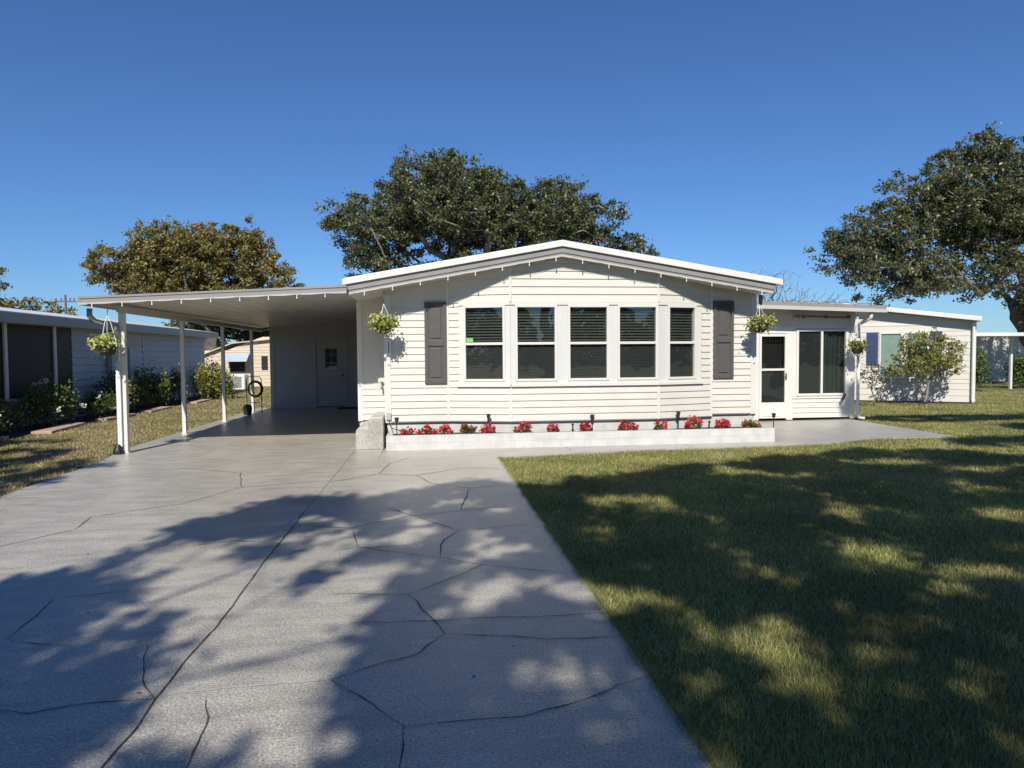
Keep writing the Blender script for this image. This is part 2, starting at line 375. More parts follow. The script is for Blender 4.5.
# ------------------------------------------------------------------ ground, driveway, patio
g = MB(); g.add([(-400,-300,-.03),(400,-300,-.03),(400,600,-.03),(-400,600,-.03)], [(0,1,2,3)])
tag(g.build('ground', M['ground']), kind='structure')

dr = MB()
left_edge = [(-5.28,22.3),(-5.26,18),(-5.30,13.2),(-5.16,12.0),(-5.02,11.2),(-4.96,8.6),(-4.98,3),(-5.0,-8)]
dr.slabxy([(1.062,-8),(1.062,10.78),(-.80,10.79),(-.80,11.9),(-.78,13.6),(-1.3,22.3)]+left_edge, -.12, 0)
def ribbon(mb, pts, w, z, jit=.008, ends=True):
    P = [Vector((x, y, 0)) for x, y in pts]; Q = []
    for i in range(len(P)-1):
        m = max(2, int((P[i+1]-P[i]).length/.05))
        for k in range(m): Q.append(P[i].lerp(P[i+1], k/m))
    Q.append(P[-1]); n = len(Q); vs = []
    for i, p in enumerate(Q):
        d = (Q[min(i+1,n-1)]-Q[max(i-1,0)]).normalized(); s = Vector((-d.y, d.x, 0))
        off = (mnoise.noise(Vector((p.x*4, p.y*4, 0)))*2.2+mnoise.noise(Vector((p.x*17, p.y*17, 3))))*jit
        ww = w*(.6+.8*abs(mnoise.noise(Vector((p.x*7, p.y*7, 9)))+.45))
        if ends and (i < 3 or i > n-4): ww *= .5
        for sg in (-1, 1): q = p+s*(off+sg*ww*.5); vs.append((q.x, q.y, z))
    mb.add(vs, [(2*i, 2*i+2, 2*i+3, 2*i+1) for i in range(n-1)])
CR = [[(-1.96,3.36),(-1.81,3.31),(-1.58,3.38),(-1.31,3.37)],[(-1.58,4.04),(-1.44,3.6),(-1.35,3.44),(-1.31,3.37)],[(-2.42,4.24),(-2.43,4.49),(-2.5,4.91)],[(-2.44,4.94),(-2.05,4.98)],[(-2.42,4.24),(-2.21,4.14),(-2.0,4.08)],[(-.5,3.47),(-.33,3.59),(-.1,3.71),(.07,3.96)],[(.07,3.96),(-.02,4.24),(-.12,4.55),(-.17,4.66)],[(-.17,4.66),(.05,4.87),(.37,5.22)],[(-.17,4.66),(-.48,4.72),(-.68,4.73)],[(-.49,4.2),(-.05,4.18),(.48,4.16),(1.05,4.14)],[(.07,3.96),(.44,3.88),(.62,3.81),(1.06,3.8)],[(-.5,3.47),(-.34,3.28),(-.22,3.1),(-.12,2.99)],[(-.12,2.99),(-.13,2.84),(-.14,2.6)],[(-.12,2.99),(.11,2.99),(.39,3.0),(.6,3.08),(.78,3.17),(1.05,3.3)],[(-1.05,3.34),(-1.0,3.17),(-.98,3.03),(-.96,2.84),(-.95,2.7)],[(-.71,5.82),(-.64,5.9),(-.18,5.62),(.14,5.44),(.37,5.25),(.59,5.14),(.98,4.96)],[(-.73,6.52),(-.63,5.9)],[(-1.23,6.71),(-.76,6.56),(-.21,6.96),(.29,7.11),(.84,7.26)],[(-.49,7.42),(-.17,6.96),(.23,6.3)],[(.23,6.3),(.09,6.01),(.06,5.53)],[(.23,6.3),(.74,6.41),(.98,6.45)],[(-.72,5.85),(-.14,5.89)],[(-1.25,9.0),(-.7,9.5),(-.2,9.3),(.4,9.8),(1.05,9.7)],[(-.2,9.3),(.0,8.7),(.45,8.3),(1.05,8.5)],[(-.7,9.5),(-.6,10.4),(-.3,11.0)],[(.45,8.3),(.29,7.11)],[(-3.4,7.4),(-2.7,7.9),(-2.3,8.8),(-1.3,9.1)],[(-2.3,8.8),(-2.6,9.9),(-3.6,10.5)],[(-1.3,6.1),(-1.7,6.25),(-2.1,6.1)],[(-3.9,5.9),(-3.3,6.9),(-3.4,7.4)]]
dr.cur = 1
for c in CR:
    near = min(y for _, y in c)
    ribbon(dr, c,   .0075 if near < 5 else .0095, .004)
dr.cur = 2
for c in [[(-1.32,3.4),(-1.0,3.45),(-.75,3.46),(-.5,3.47)],[(-3.9,6.43),(-3.23,6.47),(-2.67,6.56),(-1.5,6.7)],[(-1.47,4.78),(-.68,4.73)],[(-3.7,9.3),(-2.6,8.5),(-1.6,9.9)],[(-1.0,9.2),(-.3,8.9),(.3,9.4)]]:
    ribbon(dr, c, .007, .004)
dr.cur = 3
ribbon(dr, [(-1.29,-8),(-1.29,2.8),(-1.28,3.1),(-1.30,3.8),(-1.27,4.3),(-1.30,5.6),(-1.29,6.6),(-1.30,7.3)], .009, .0045, .004, False)
ribbon(dr, [(-1.30,7.3),(-1.29,8.4),(-1.27,10.2),(-1.28,14)], .004, .0045, .004, False)
ribbon(dr, [(-5.0,12.35),(-3,12.32),(-1.0,12.3)], .005, .0045, .003, False)
# scattered fallen leaves are separate; little stains live in the material
tag(dr.build('driveway', [M['drive'], M['crack'], M['crack_light'], M['joint']]), kind='structure')

pt = MB()
pt.slabxy([(-.797,10.795),(1.062,10.785),(3.63,11.22),(5.9,11.28),(7.0,11.5),(8.04,11.98),(9.72,11.90),(9.78,13.2),(9.85,15.6),(-.6,15.6),(-.777,13.5)], -.12, .0)
pt.cur = 1
for x in (2.3, 4.4, 7.6): ribbon(pt, [(x, 11.3 if x < 7 else 11.9), (x, 11.75 if x < 7 else 15.3)], .006, .004, .002, False)
ribbon(pt, [(6.3,13.4),(9.78,13.4)], .006, .004, .002, False)
tag(pt.build('patio', [M['patio'], M['crack']]), kind='structure')

# fallen leaves on the drive: nobody could count them
nl = 26; c = np.stack([rng.uniform(-3.5,1,nl), 2.6+rng.random(nl)**1.4*8, np.full(nl,.008)],1)
q = leaf_quads(c, .028, .55, 9.0); q[:,2] = np.clip(q[:,2], .003, .014)
tag(np_mesh('fallen_leaves', q, M['wood'], 4), 'scattered dry brown leaves on the painted driveway', 'leaves', kind='stuff')

# ------------------------------------------------------------------ siding
def wall_frame(p0, p1):
    """frame of a wall running p0 -> p1 (left to right as seen from outside)"""
    t = Vector((p1[0]-p0[0], p1[1]-p0[1])); L = t.length; t.normalize()
    return ((p0[0], p0[1]), (t.x, t.y), (t.y, -t.x)), L
def siding(mb, fr, s0, s1, z0, z1, rev=.118, rng_fn=None, proud=.019):
    P = lambda a, d, z: (fr[0][0]+fr[1][0]*a+fr[2][0]*d, fr[0][1]+fr[1][1]*a+fr[2][1]*d, z)
    z = z0
    while z < z1-.005:
        zt = min(z+rev, z1)
        if rng_fn:
            a0, a1 = rng_fn(z); b0, b1 = rng_fn(zt)
            a0, a1, b0, b1 = max(a0,s0), min(a1,s1), max(b0,s0), min(b1,s1)
            if a1-a0 < .02: break
            if b1 < b0: b0 = b1 = (b0+b1)/2
        else: a0 = b0 = s0; a1 = b1 = s1
        zm = z+(zt-z)*.47; f = .47
        m0, m1 = a0+(b0-a0)*f, a1+(b1-a1)*f
        # double lap: two faces with a fine groove line at the shadowed lip
        mb.add([P(a0,0,z),P(a1,0,z),P(a1,proud,z+.001),P(a0,proud,z+.001),P(b1,.002,zt),P(b0,.002,zt)],
               [(0,1,2,3),(3,2,4,5)])
        z = zt
house = thing('manufactured_house', (2.6,12.4,0), 'white vinyl sided manufactured house with bay of five windows and low gable roof', 'house')
HX0, HX1, HY = -.77, 6.0, 12.4
RID = (2.28, 3.50); EL = (-1.40, 2.83); ER = (6.20, 2.86)
def roof_z(x): return RID[1]-(RID[1]-EL[1])*(RID[0]-x)/(RID[0]-EL[0]) if x < RID[0] else RID[1]-(RID[1]-ER[1])*(x-RID[0])/(ER[0]-RID[0])
def xr(z, drop=.12):       # x range on the wall plane where the roof underside is above z
    zz = z+drop
    k0 = (RID[0]-EL[0])/(RID[1]-EL[1]); k1 = (ER[0]-RID[0])/(RID[1]-ER[1])
    return RID[0]-(RID[1]-zz)*k0, RID[0]+(RID[1]-zz)*k1
A, B, Cc, D = (.32,12.4), (1.4,12.1), (4.05,12.1), (5.15,12.4)
segs = [((HX0,HY),A), (A,B), (B,Cc), (Cc,D), (D,(HX1,HY))]
wm = MB(); bk = MB()
for i, (p, q) in enumerate(segs):
    fr, L = wall_frame(p, q)
    fn = lambda z, p=p, fr=fr: tuple((x-p[0])/fr[1][0] for x in xr(z))
    if i in (0, 4): siding(wm, fr, 0, L, .43 if i == 0 else .47, 3.4, rng_fn=fn)
    else:
        siding(wm, fr, 0, L, .43, 1.02, rng_fn=None)
        siding(wm, fr, 0, L, 2.50, 3.5, .135, rng_fn=fn)
        if i == 1: siding(wm, fr, 0, .20, 1.02, 2.50)
        if i == 3: siding(wm, fr, L-.22, L, 1.02, 2.50)
    bk.wbox(fr, 0, L, -.20, -.12, .43, 2.62)
# side walls and step wall
frL, LL = wall_frame((HX0,13.5),(HX0,HY)); siding(wm, frL, 0, LL, .43, 2.75)
frS, LS = wall_frame((-1.34,13.5),(HX0,13.5)); siding(wm, frS, 0, LS, .37, 2.70)
frW, LW = wall_frame((-1.34,22.1),(-1.34,13.5)); siding(wm, frW, 0, LW, .30, 2.62)
frR, LR = wall_frame((HX1,HY),(HX1,15.4)); siding(wm, frR, 0, LR, .43, 2.75)
frR2, LR2 = wall_frame((HX1,15.4),(HX1,22.9)); siding(wm, frR2, 0, LR2, .43, 2.75)
wm.box(-1.3,5.95,23.0,23.1,.2,2.75)
wall = wm.build('wall', M['siding'], house)
bk.build('dark_room_backing', M['dark'], house)  # dark sheet standing in for the unlit room behind the bay windows
# skirting under the siding
sk = MB()
for i, (p, q) in enumerate(segs):
    fr, L = wall_frame(p, q); sk.wbox(fr, 0 if i else .01, L, -.10, -.035, -.01, .46 if i < 4 else .49)
sk.wbox(frS, 0, LS, -.1, -.03, -.01, .40); sk.wbox(frW, 0, LW, -.1, -.03, -.01, .33); sk.wbox(frR, 0.02, LR, -.1, -.03, -.01, .45); sk.wbox(frL, 0, LL-.02, -.1, -.03, -.01, .45)
sk.build('skirting', M['block'], house)
# dark starter strip along the bottom edge
ss = MB()
for i, (p, q) in enumerate(segs):
    fr, L = wall_frame(p, q); z = .43 if i < 4 else .47
    ss.wbox(fr, .0, L, -.03, .016, z-.016, z-.002)
ss.build('bottom_edge_strip', M['fascia'], house)
# corner boards and seams
for x, y, w in ((HX0, HY, .09), (HX1, HY, .09)):
    mb = MB()
    sg = 1 if x < 0 else -1
    mb.box(min(x-.02*sg, x+w*sg), max(x-.02*sg, x+w*sg), y-.024, y+.01, .41 if sg > 0 else .45, 2.64)
    mb.box(min(x-.02*sg, x-.004*sg), max(x-.02*sg, x-.004*sg), y+.0105, y+w, .41, 2.64)
    mb.build('corner_board', M['trim'], house, bevel=.004)
mb = MB(); mb.box(-1.36,-1.27,13.476,13.51,.35,2.62); mb.box(-1.36,-1.345,13.5105,13.59,.35,2.62); mb.build('corner_board', M['trim'], house, bevel=.004)
for p, z0, z1 in ((A,.42,2.95),(B,.42,3.14),(Cc,.42,3.14),(D,.42,2.92)):
    for a, b in (((z0, 1.0), (2.51, z1)) if p in (B, Cc) else ((z0, z1),)) if True else ():
        mb = MB(); mb.box(p[0]-.022, p[0]+.022, p[1]-.024, p[1]+.012, a, b); mb.build('seam_strip', M['trim'], house, bevel=.004)
# window band trims
for i in (1, 2, 3):
    fr, L = wall_frame(*segs[i])
    s0, s1 = (.20, L) if i == 1 else ((0, L) if i == 2 else (0, L-.22))
    mb = MB(); mb.wbox(fr, s0, s1, -.02, .030, 2.452, 2.498); mb.build('window_head_trim', M['trim'], house); mb = MB(); mb.wbox(fr, s0-(.02 if i==1 else 0), s1+(.02 if i==3 else 0), -.02, .045, 1.03, 1.075); mb.wbox(fr, s0, s1, -.02, .022, 1.0755, 1.122)
    mb.build('window_sill', M['trim'], house)
def jamb(fr, s0, s1, m='mullion'):
    mb = MB(); mb.wbox(fr, s0, s1, -.06, .012, 1.1225, 2.4515); mb.build('mullion_panel', M[m], house)
def hung_window(fr, s0, s1, z0=1.123, z1=2.451, lit=None):
    w = MB(); t = .042
    w.wbox(fr, s0, s0+t, -.07, .035, z0, z1); w.wbox(fr, s1-t, s1, -.07, .035, z0, z1)
    w.wbox(fr, s0+t+.0002, s1-t-.0002, -.07, .034, z0, z0+t); w.wbox(fr, s0+t+.0002, s1-t-.0002, -.07, .034, z1-t, z1)
    zm = (z0+z1)/2-.005
    w.wbox(fr, s0+t+.0002, s1-t-.0002, -.05, .028, zm-.022, zm+.022)
    wo = w.build('window', M['trim'], house, bevel=.004)
    for za, zb, d in ((z0+t, zm-.022, -.012), (zm+.022, z1-t, .002)):
        g = MB(); g.wbox(fr, s0+t, s1-t, d-.003, d, za, zb); g.build('pane', M['glass'], wo)
    sc = MB(); sc.wbox(fr, s0+t, s1-t, -.024, -.022, z0+t, zm-.022); sc.build('insect_screen', M['sash_screen'], wo)
    bl = MB(); z = z0+t+.01
    while z < z1-t-.04:
        P = lambda a, d, zz: (fr[0][0]+fr[1][0]*a+fr[2][0]*d, fr[0][1]+fr[1][1]*a+fr[2][1]*d, zz)
        bl.add([P(s0+t+.01,-.045,z),P(s1-t-.01,-.045,z),P(s1-t-.01,-.075,z+.036),P(s0+t+.01,-.075,z+.036)], [(0,1,2,3)])
        z += .05
    bl.wbox(fr, s0+t, s1-t, -.085, -.04, z1-t-.04, z1-t-.002)
    bl.build('blind', M['blind'], wo)
    return wo
fr, L1 = wall_frame(A, B)
jamb(fr, .201, .285, 'trim'); w1 = hung_window(fr, .286, .286+.74); jamb(fr, 1.027, L1)
st = MB(); st.wbox(fr, .335, .455, .003, .0045, 1.815, 1.885); st.build('sticker', M['sticker'], w1)
fr, L2 = wall_frame(B, Cc)
for a, b in ((.0,.075),(.816,1.005),(1.746,1.895),(2.636,L2)): jamb(fr, a, b)
for a in (.076, 1.006, 1.896): hung_window(fr, a, a+.739)
fr, L3 = wall_frame(Cc, D)
jamb(fr, 0, .18); hung_window(fr, .181, .181+.62); jamb(fr, .802, L3-.221, 'trim')
# shutters
for x0 in (-.085, 5.185):
    s = MB(); x1 = x0+.385; z0, z1 = (1.09,2.52) if x0 < 0 else (1.12,2.55)
    s.box(x0, x1, HY-.030, HY-.012, z0, z1)
    for a, b in ((z0, z0+.07), (z0+.66, z0+.76), (z1-.07, z1)): s.box(x0+.0602, x1-.0602, HY-.050, HY-.0302, a, b)
    s.box(x0, x0+.06, HY-.0505, HY-.0302, z0, z1); s.box(x1-.06, x1, HY-.0505, HY-.0302, z0, z1)
    for a, b in ((z0+.11, z0+.62), (z0+.80, z1-.11)): s.box(x0+.10, x1-.10, HY-.045, HY-.0302, a, b)
    s.build('shutter', M['shutter'], house, bevel=.006)
# roof: thick white cap, grey fascia, light lip, soffit
def roofprof(dz_top, dz_bot, xl, xr_):
    tl, tr = roof_z(xl), roof_z(xr_)
    return [(xl, tl-dz_bot), (RID[0], RID[1]-dz_bot), (xr_, tr-dz_bot), (xr_, tr-dz_top), (RID[0], RID[1]-dz_top), (xl, tl-dz_top)]
r = MB(); r.prism(roofprof(-.03, .065, -1.42, 6.26), 11.86, 23.4)
r.prism(roofprof(-.045, -.0305, -1.40, 6.24), 11.875, 23.39)
roof = r.build('roof', M['roofwhite'], house, bevel=.008)
f_ = MB(); f_.prism(roofprof(.0655, .165, -1.40, 6.14), 11.90, 11.94)
f_.prism(roofprof(.1655, .205, -1.38, 6.12), 11.915, 11.945)
f_.build('fascia', M['fascia'], house)
for xx in (-1.40, 6.10):
    e = MB(); z = roof_z(xx)
    if xx > 0: e.box(xx, xx+.03, 11.946, 23.3, z-.20, z-.066); e.build('eave_fascia', M['fascia'], house)
f2 = MB(); f2.prism(roofprof(.2055, .235, -1.37, 6.10), 11.905, 11.96); f2.build('fascia_lip', M['fascia_light'], house)
sf = MB(); sf.prism(roofprof(.208, .22, -1.34, 6.09), 11.9605, 23.2); sf.build('soffit', M['soffit'], house)

# sunroom ------------------------------------------------------------
SX0, SX1, SY = 6.0, 9.88, 15.4
frs, Ls = wall_frame((SX0,SY),(SX1,SY)); o = SX0
sw = MB()
siding(sw, frs, 0, 7.35-o, .06, 2.6); siding(sw, frs, 8.36-o, Ls, .06, .56); siding(sw, frs, 7.35-o, Ls, 2.20, 2.62, .118)
siding(sw, frs, 9.73-o, Ls, .56, 2.2)
frsr, Lsr = wall_frame((SX1,SY),(SX1,22.5)); siding(sw, frsr, 0, Lsr, .06, 2.6)
sw.box(6.0,9.87,22.5,22.6,0,2.6)
sw.build('sunroom_wall', M['siding'], house)
sb = MB(); sb.box(8.36,9.80,15.56,15.62,.3,2.3); sb.box(7.4,8.35,15.56,15.62,.0,2.25); sb.build('dark_room_backing', M['dark'], house)  # dark sheets in place of the dim sunroom interior
tr = MB(); tr.box(9.80,9.905,15.375,15.399,.02,2.6); tr.box(9.885,9.905,15.40,15.5,.02,2.6); tr.build('corner_board', M['trim'], house, bevel=.004)
tr = MB()
tr.box(7.42,7.54,15.376,15.46,.02,2.2); tr.box(8.22,8.37,15.376,15.46,.02,2.2); tr.box(7.5402,8.2198,15.378,15.46,2.03,2.2)
tr.box(8.3702,9.80,15.374,15.46,2.13,2.2); tr.box(8.3702,9.80,15.370,15.46,.51,.565)
tr.build('sunroom_trim', M['trim'], house, bevel=.004)
dm = MB()  # storm door
dm.box(7.542,7.60,15.36,15.40,.06,2.02); dm.box(8.165,8.218,15.36,15.40,.06,2.02); dm.box(7.6002,8.1648,15.361,15.40,1.955,2.02)
dm.box(7.6002,8.1648,15.361,15.40,1.165,1.215); dm.box(7.6002,8.1648,15.361,15.40,.06,.43)
dm.box(7.64,8.125,15.352,15.3608,.11,.38)
door = dm.build('storm_door', M['trim'], house, bevel=.005); door['label'] = 'white storm door with two dark panes'
p_ = MB(); p_.box(7.6,8.165,15.38,15.384,.43,1.165); p_.box(7.6,8.165,15.38,15.384,1.215,1.955); p_.build('pane', M['glass'], door)
p_ = MB(); p_.box(7.6,8.165,15.40,15.403,.43,1.165); p_.build('insect_screen', M['screen'], door)
gr = MB()
for k in range(9):
    x = 7.62+k*.066; gr.tube([(x,15.41,1.22),(x,15.41,1.95)], .006, 5)
for k in range(10):
    z = 1.25+k*.075; gr.tube([(7.6,15.409,z),(8.165,15.409,z)], .005, 5)
gr.build('grille', M['bronze'], door)
h_ = MB(); h_.box(8.175,8.20,15.335,15.359,.96,1.10); h_.tube([(8.187,15.335,1.02),(8.187,15.31,1.02),(8.12,15.305,1.02)], .009, 6); h_.build('handle', M['bronze'], door)
ww = MB()
ww.box(8.44,8.50,15.35,15.43,.57,2.12); ww.box(9.66,9.72,15.35,15.43,.57,2.12); ww.box(8.5002,9.6598,15.352,15.43,2.07,2.12); ww.box(8.5002,9.6598,15.352,15.43,.57,.625); ww.box(9.05,9.10,15.355,15.43,.6252,2.0698)
sl = ww.build('sliding_window', M['trim'], house, bevel=.004)
jj = MB(); jj.box(8.3702,8.4398,15.378,15.42,.5652,2.1298); jj.box(9.7202,9.7998,15.378,15.42,.5652,2.1298); jj.build('mullion_panel', M['trim'], house)
p_ = MB(); p_.box(8.5,9.05,15.375,15.379,.625,2.07); p_.build('pane', M['glass'], sl); p_ = MB(); p_.box(9.10,9.66,15.385,15.389,.625,2.07); p_.build('pane', M['glass'], sl)
p_ = MB(); p_.box(8.5,9.05,15.40,15.402,.625,2.07); p_.build('insect_screen', M['screen'], sl)
cu = MB(); n = 60; vs = []
for k in range(n+1):
    x = 9.10+.56*k/n; y = 15.47+.025*math.sin(k*.9)+.01*math.sin(k*2.3); vs += [(x,y,.6),(x,y,2.08)]
cu.add(vs, [(2*k,2*k+2,2*k+3,2*k+1) for k in range(n)]); cu.build('curtain', M['curtain'], sl)
sr = MB()
def srz(x): return 2.785-(x-6.2)*.036
sr.add([(6.2,14.88,srz(6.2)-.15),(10.34,14.88,srz(10.34)-.13),(10.34,22.7,srz(10.34)-.13),(6.2,22.7,srz(6.2)-.15),(6.2,14.88,srz(6.2)),(10.34,14.88,srz(10.34)),(10.34,22.7,srz(10.34)),(6.2,22.7,srz(6.2))],
       [(3,2,1,0),(4,5,6,7),(0,1,5,4),(1,2,6,5),(2,3,7,6),(3,0,4,7)])
sro = sr.build('sunroom_roof', M['fascia'], house, bevel=.008)
lip = MB(); lip.add([(6.2,14.865,srz(6.2)-.185),(10.35,14.865,srz(10.35)-.16),(10.35,14.90,srz(10.35)-.16),(6.2,14.90,srz(6.2)-.185),(6.2,14.865,srz(6.2)-.1),(10.35,14.865,srz(10.35)-.085),(10.35,14.879,srz(10.35)-.085),(6.2,14.879,srz(6.2)-.1)],
       [(3,2,1,0),(4,5,6,7),(0,1,5,4),(1,2,6,5),(2,3,7,6),(3,0,4,7)]); lip.build('roof_gutter', M['fascia_light'], sro)
so = MB(); so.box(6.2,10.3,14.91,15.4,2.585,2.597); so.build('soffit', M['soffit'], house)
dsp = MB(); dsp.tube([(10.02,14.95,2.50),(10.02,14.97,2.36),(9.99,15.2,2.28),(9.965,15.34,2.22),(9.965,15.34,1.9)], .042, 10)
dsp.tube([(9.965,15.34,1.9),(9.965,15.34,.12),(9.975,15.30,.05),(10.07,15.22,.035)], .036, 10); dsp.build('downspout', M['white_plastic'], house, smooth=True)

# entry steps beside the planter
s = MB(); prof = [(-1.27,0),(-.80,0),(-.80,.545),(-.98,.545),(-1.02,.53),(-1.045,.50),(-1.05,.46),(-1.05,.40),(-1.05,.375),(-1.20,.375),(-1.235,.355),(-1.26,.31)]
s.prism([(x,z) for x,z in prof], 12.02, 13.25)
tag(s.build('concrete_steps', M['patio'], loc=(-1.0,12.6,0), bevel=.012), 'pale grey concrete steps with rounded nosing beside the white planter', 'steps')

# ------------------------------------------------------------------ planter
pl = MB(); pl.box(-.74,6.08,11.77,11.87,-.01,.25); pl.box(-.74,-.64,11.8702,12.29,-.01,.249); pl.box(5.98,6.08,11.8702,12.29,-.01,.249)
planter = thing('block_planter', (2.6,12.0,0), 'long low white painted block planter below the bay windows', 'planter')
pl.build('planter_wall', M['block'], planter, bevel=.006)
so_ = MB(); so_.box(-.64,5.98,11.87,12.33,.0,.225); so_.build('soil', M['soil'], planter)

def flower(x, y, s, mat, label, grp='red flowering plants in the white planter', dens=1.0):
    t = thing('flowering_plant', (x, y, .225), label, 'plant', grp)
    n = int(150*s*dens); d = rng.normal(size=(n,3)); d /= np.linalg.norm(d,axis=1)[:,None]; d[:,2] = np.abs(d[:,2])
    rr = .55+.5*rng.random(n)
    c = np.array([x,y,.235])+d*rr[:,None]*np.array([.135,.12,.125])*s
    np_mesh('foliage', leaf_quads(c-d*.015, .055, .6), M['shrubleaf'], 4, t)
    n = int(190*s*dens); d = rng.normal(size=(n,3)); d /= np.linalg.norm(d,axis=1)[:,None]; d[:,2] = np.abs(d[:,2])
    k = 9; cc = np.stack([rng.normal(size=k), rng.normal(size=k)-.5, np.abs(rng.normal(size=k))+.3],1); cc /= np.linalg.norm(cc,axis=1)[:,None]
    cc = np.array([x,y,.245])+cc*np.array([.13,.12,.13])*s
    c = cc[rng.integers(0,k,n)]+rng.normal(size=(n,3))*.024*s
    np_mesh('blooms', leaf_quads(c, .050, .62), mat, 4, t)
    st = MB()
    for q in cc[:6]: st.tube([(x,y,.2),tuple(q)], .004, 4)
    st.build('stem', M['shrubleaf'], t)
FX = [-.40,-.062,.261,.62,1.0,1.591,2.119,2.706,3.463,4.046,4.655,5.196,5.723]
FS = [.8,1.15,.95,1.1,.95,1.05,.95,.9,1.1,.9,1.25,1.1,1.0]
FM = ['redleaf','redleaf','redleaf','rustleaf','redleaf','redleaf','redleaf','redleaf','redleaf','redleaf','redleaf','redleaf','rustleaf']
FL = ['small red flowering plant at the far left end of the white planter','tall red and yellow flowering plant second from the left in the planter','low red flowering plant third from the left in the planter',
 'green and bronze leaved plant, fourth from the left in the planter','red plant growing at the foot of the path light under the first window','red flowering plant alone under the second window',
 'red flowering plant between the second and third windows in the planter','red flowering plant left of the path light below the third window','bright red plant below the fourth window, in the planter',
 'small flat red plant under the gap between the last two windows','widest red flowering plant, right of the path light below the last window','red flowering plant under the right grey shutter','rusty red plant at the right end of the white planter by the door']
for x, s, m, l in zip(FX, FS, FM, FL): flower(x, 11.99, s, M[m], l, dens=1.2)
# path lights
def path_light(x, y, z0, h, label, head=True, lean=0.0):
    t = thing('path_light', (x,y,z0), label, 'light', 'solar path lights in the planter')
    k = MB(); k.tube([(x,y,z0-.02),(x+lean,y,z0+h-.07)], .009, 6); k.build('stake', M['black'], t)
    k = MB(); k.lathe((x+lean,y,z0+h-.075), [(.012,0),(.03,.01),(.032,.055),(.042,.062),(.040,.078),(.012,.088)], 12); k.build('lamp_head', M['bronze'], t, smooth=False)
path_light(-.568,11.93,.225,.31,'dark path light standing at the left end of the planter')
path_light(1.0,12.08,.225,.33,'round headed path light behind the red plant under the first window')
path_light(2.83,12.04,.225,.29,'slim path light on the planter below the third window')
path_light(4.42,12.10,.225,.31,'dark path light standing below the right side of the bay')
path_light(6.25,12.15,0,.47,'tall path light on the patio slab beside the storm door')
for x, l, lean in ((2.47,'short black headless stake in the planter beside the third window plant',0.0),(4.94,'short leaning black stake between the two right hand red plants',.02)):
    k = MB(); k.tube([(x,12.0,.2),(x+lean,12.0,.225+.14)], .013, 6); k.box(x+lean-.018,x+lean+.018,11.985,12.015,.345,.375)
    tag(k.build('garden_stake', M['black'], loc=(x,12.0,.2)), l, 'stake')

# ------------------------------------------------------------------ carport
cp = thing('carport', (-3.3,12.3,0), 'flat roofed white carport on four slim posts beside the house', 'carport')
def cz(x): return 2.56+(x+5.5)*(.19/4.05)
CX0, CX1, CY0, CY1 = -5.5, -1.345, 11.80, 22.3
def slab(mb, x0, x1, y0, y1, t0, t1):
    mb.add([(x0,y0,cz(x0)+t0),(x1,y0,cz(x1)+t0),(x1,y1,cz(x1)+t0),(x0,y1,cz(x0)+t0),(x0,y0,cz(x0)+t1),(x1,y0,cz(x1)+t1),(x1,y1,cz(x1)+t1),(x0,y1,cz(x0)+t1)],
           [(3,2,1,0),(4,5,6,7),(0,1,5,4),(1,2,6,5),(2,3,7,6),(3,0,4,7)])
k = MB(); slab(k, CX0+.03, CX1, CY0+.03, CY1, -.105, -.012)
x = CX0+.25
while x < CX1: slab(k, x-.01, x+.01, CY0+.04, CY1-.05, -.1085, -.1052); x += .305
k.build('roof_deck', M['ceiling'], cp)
k = MB(); slab(k, CX0, CX1, CY0, CY0+.028, -.105, .0); slab(k, CX0+.02, CX1, CY0-.012, CY0-.0005, -.035, -.002)
slab(k, CX0, CX0+.028, CY0+.0285, CY1, -.105, 0); k.build('fascia', M['fascia'], cp)
k = MB(); slab(k, CX0+.01, CX1, CY0-.008, CY0+.05, -.132, -.1055); slab(k, CX0-.005, CX0+.055, CY0+.0505, CY1, -.132, -.1055); k.build('fascia_lip', M['fascia_light'], cp)
k = MB(); k.box(-5.10,-5.0,12.2,22.05,2.335,2.43); k.build('beam', M['ceiling'], cp, bevel=.004)
for i, y in enumerate((12.30,15.12,17.95,20.75)):
    k = MB(); w = .045 if i == 0 else .038
    k.box(-5.05-w,-5.05+w,y-w,y+w,-.005,2.334); k.box(-5.05-w-.012,-5.05+w+.012,y-w-.012,y+w+.012,-.004,.02)
    k.build('post', M['trim'], cp, bevel=.004)
k = MB(); k.tube([(-5.42,12.0,2.38),(-5.43,12.02,2.27),(-5.39,12.08,2.19),(-5.30,12.12,2.155),(-5.18,12.19,2.15),(-5.11,12.21,2.10),(-5.105,12.21,1.9)], .045, 10); k.build('gutter_elbow', M['steel'], cp, smooth=True)
k = MB(); k.tube([(-5.105,12.21,1.9),(-5.105,12.21,.13),(-5.11,12.18,.09)], .036, 10); k.build('downspout', M['white_plastic'], cp, smooth=True)
k = MB(); k.lathe((-5.13,12.19,-.02), [(.075,0),(.085,.05),(.07,.1),(.05,.15),(.045,.18)], 12); k.build('downspout_boot', M['black'], cp, smooth=True)

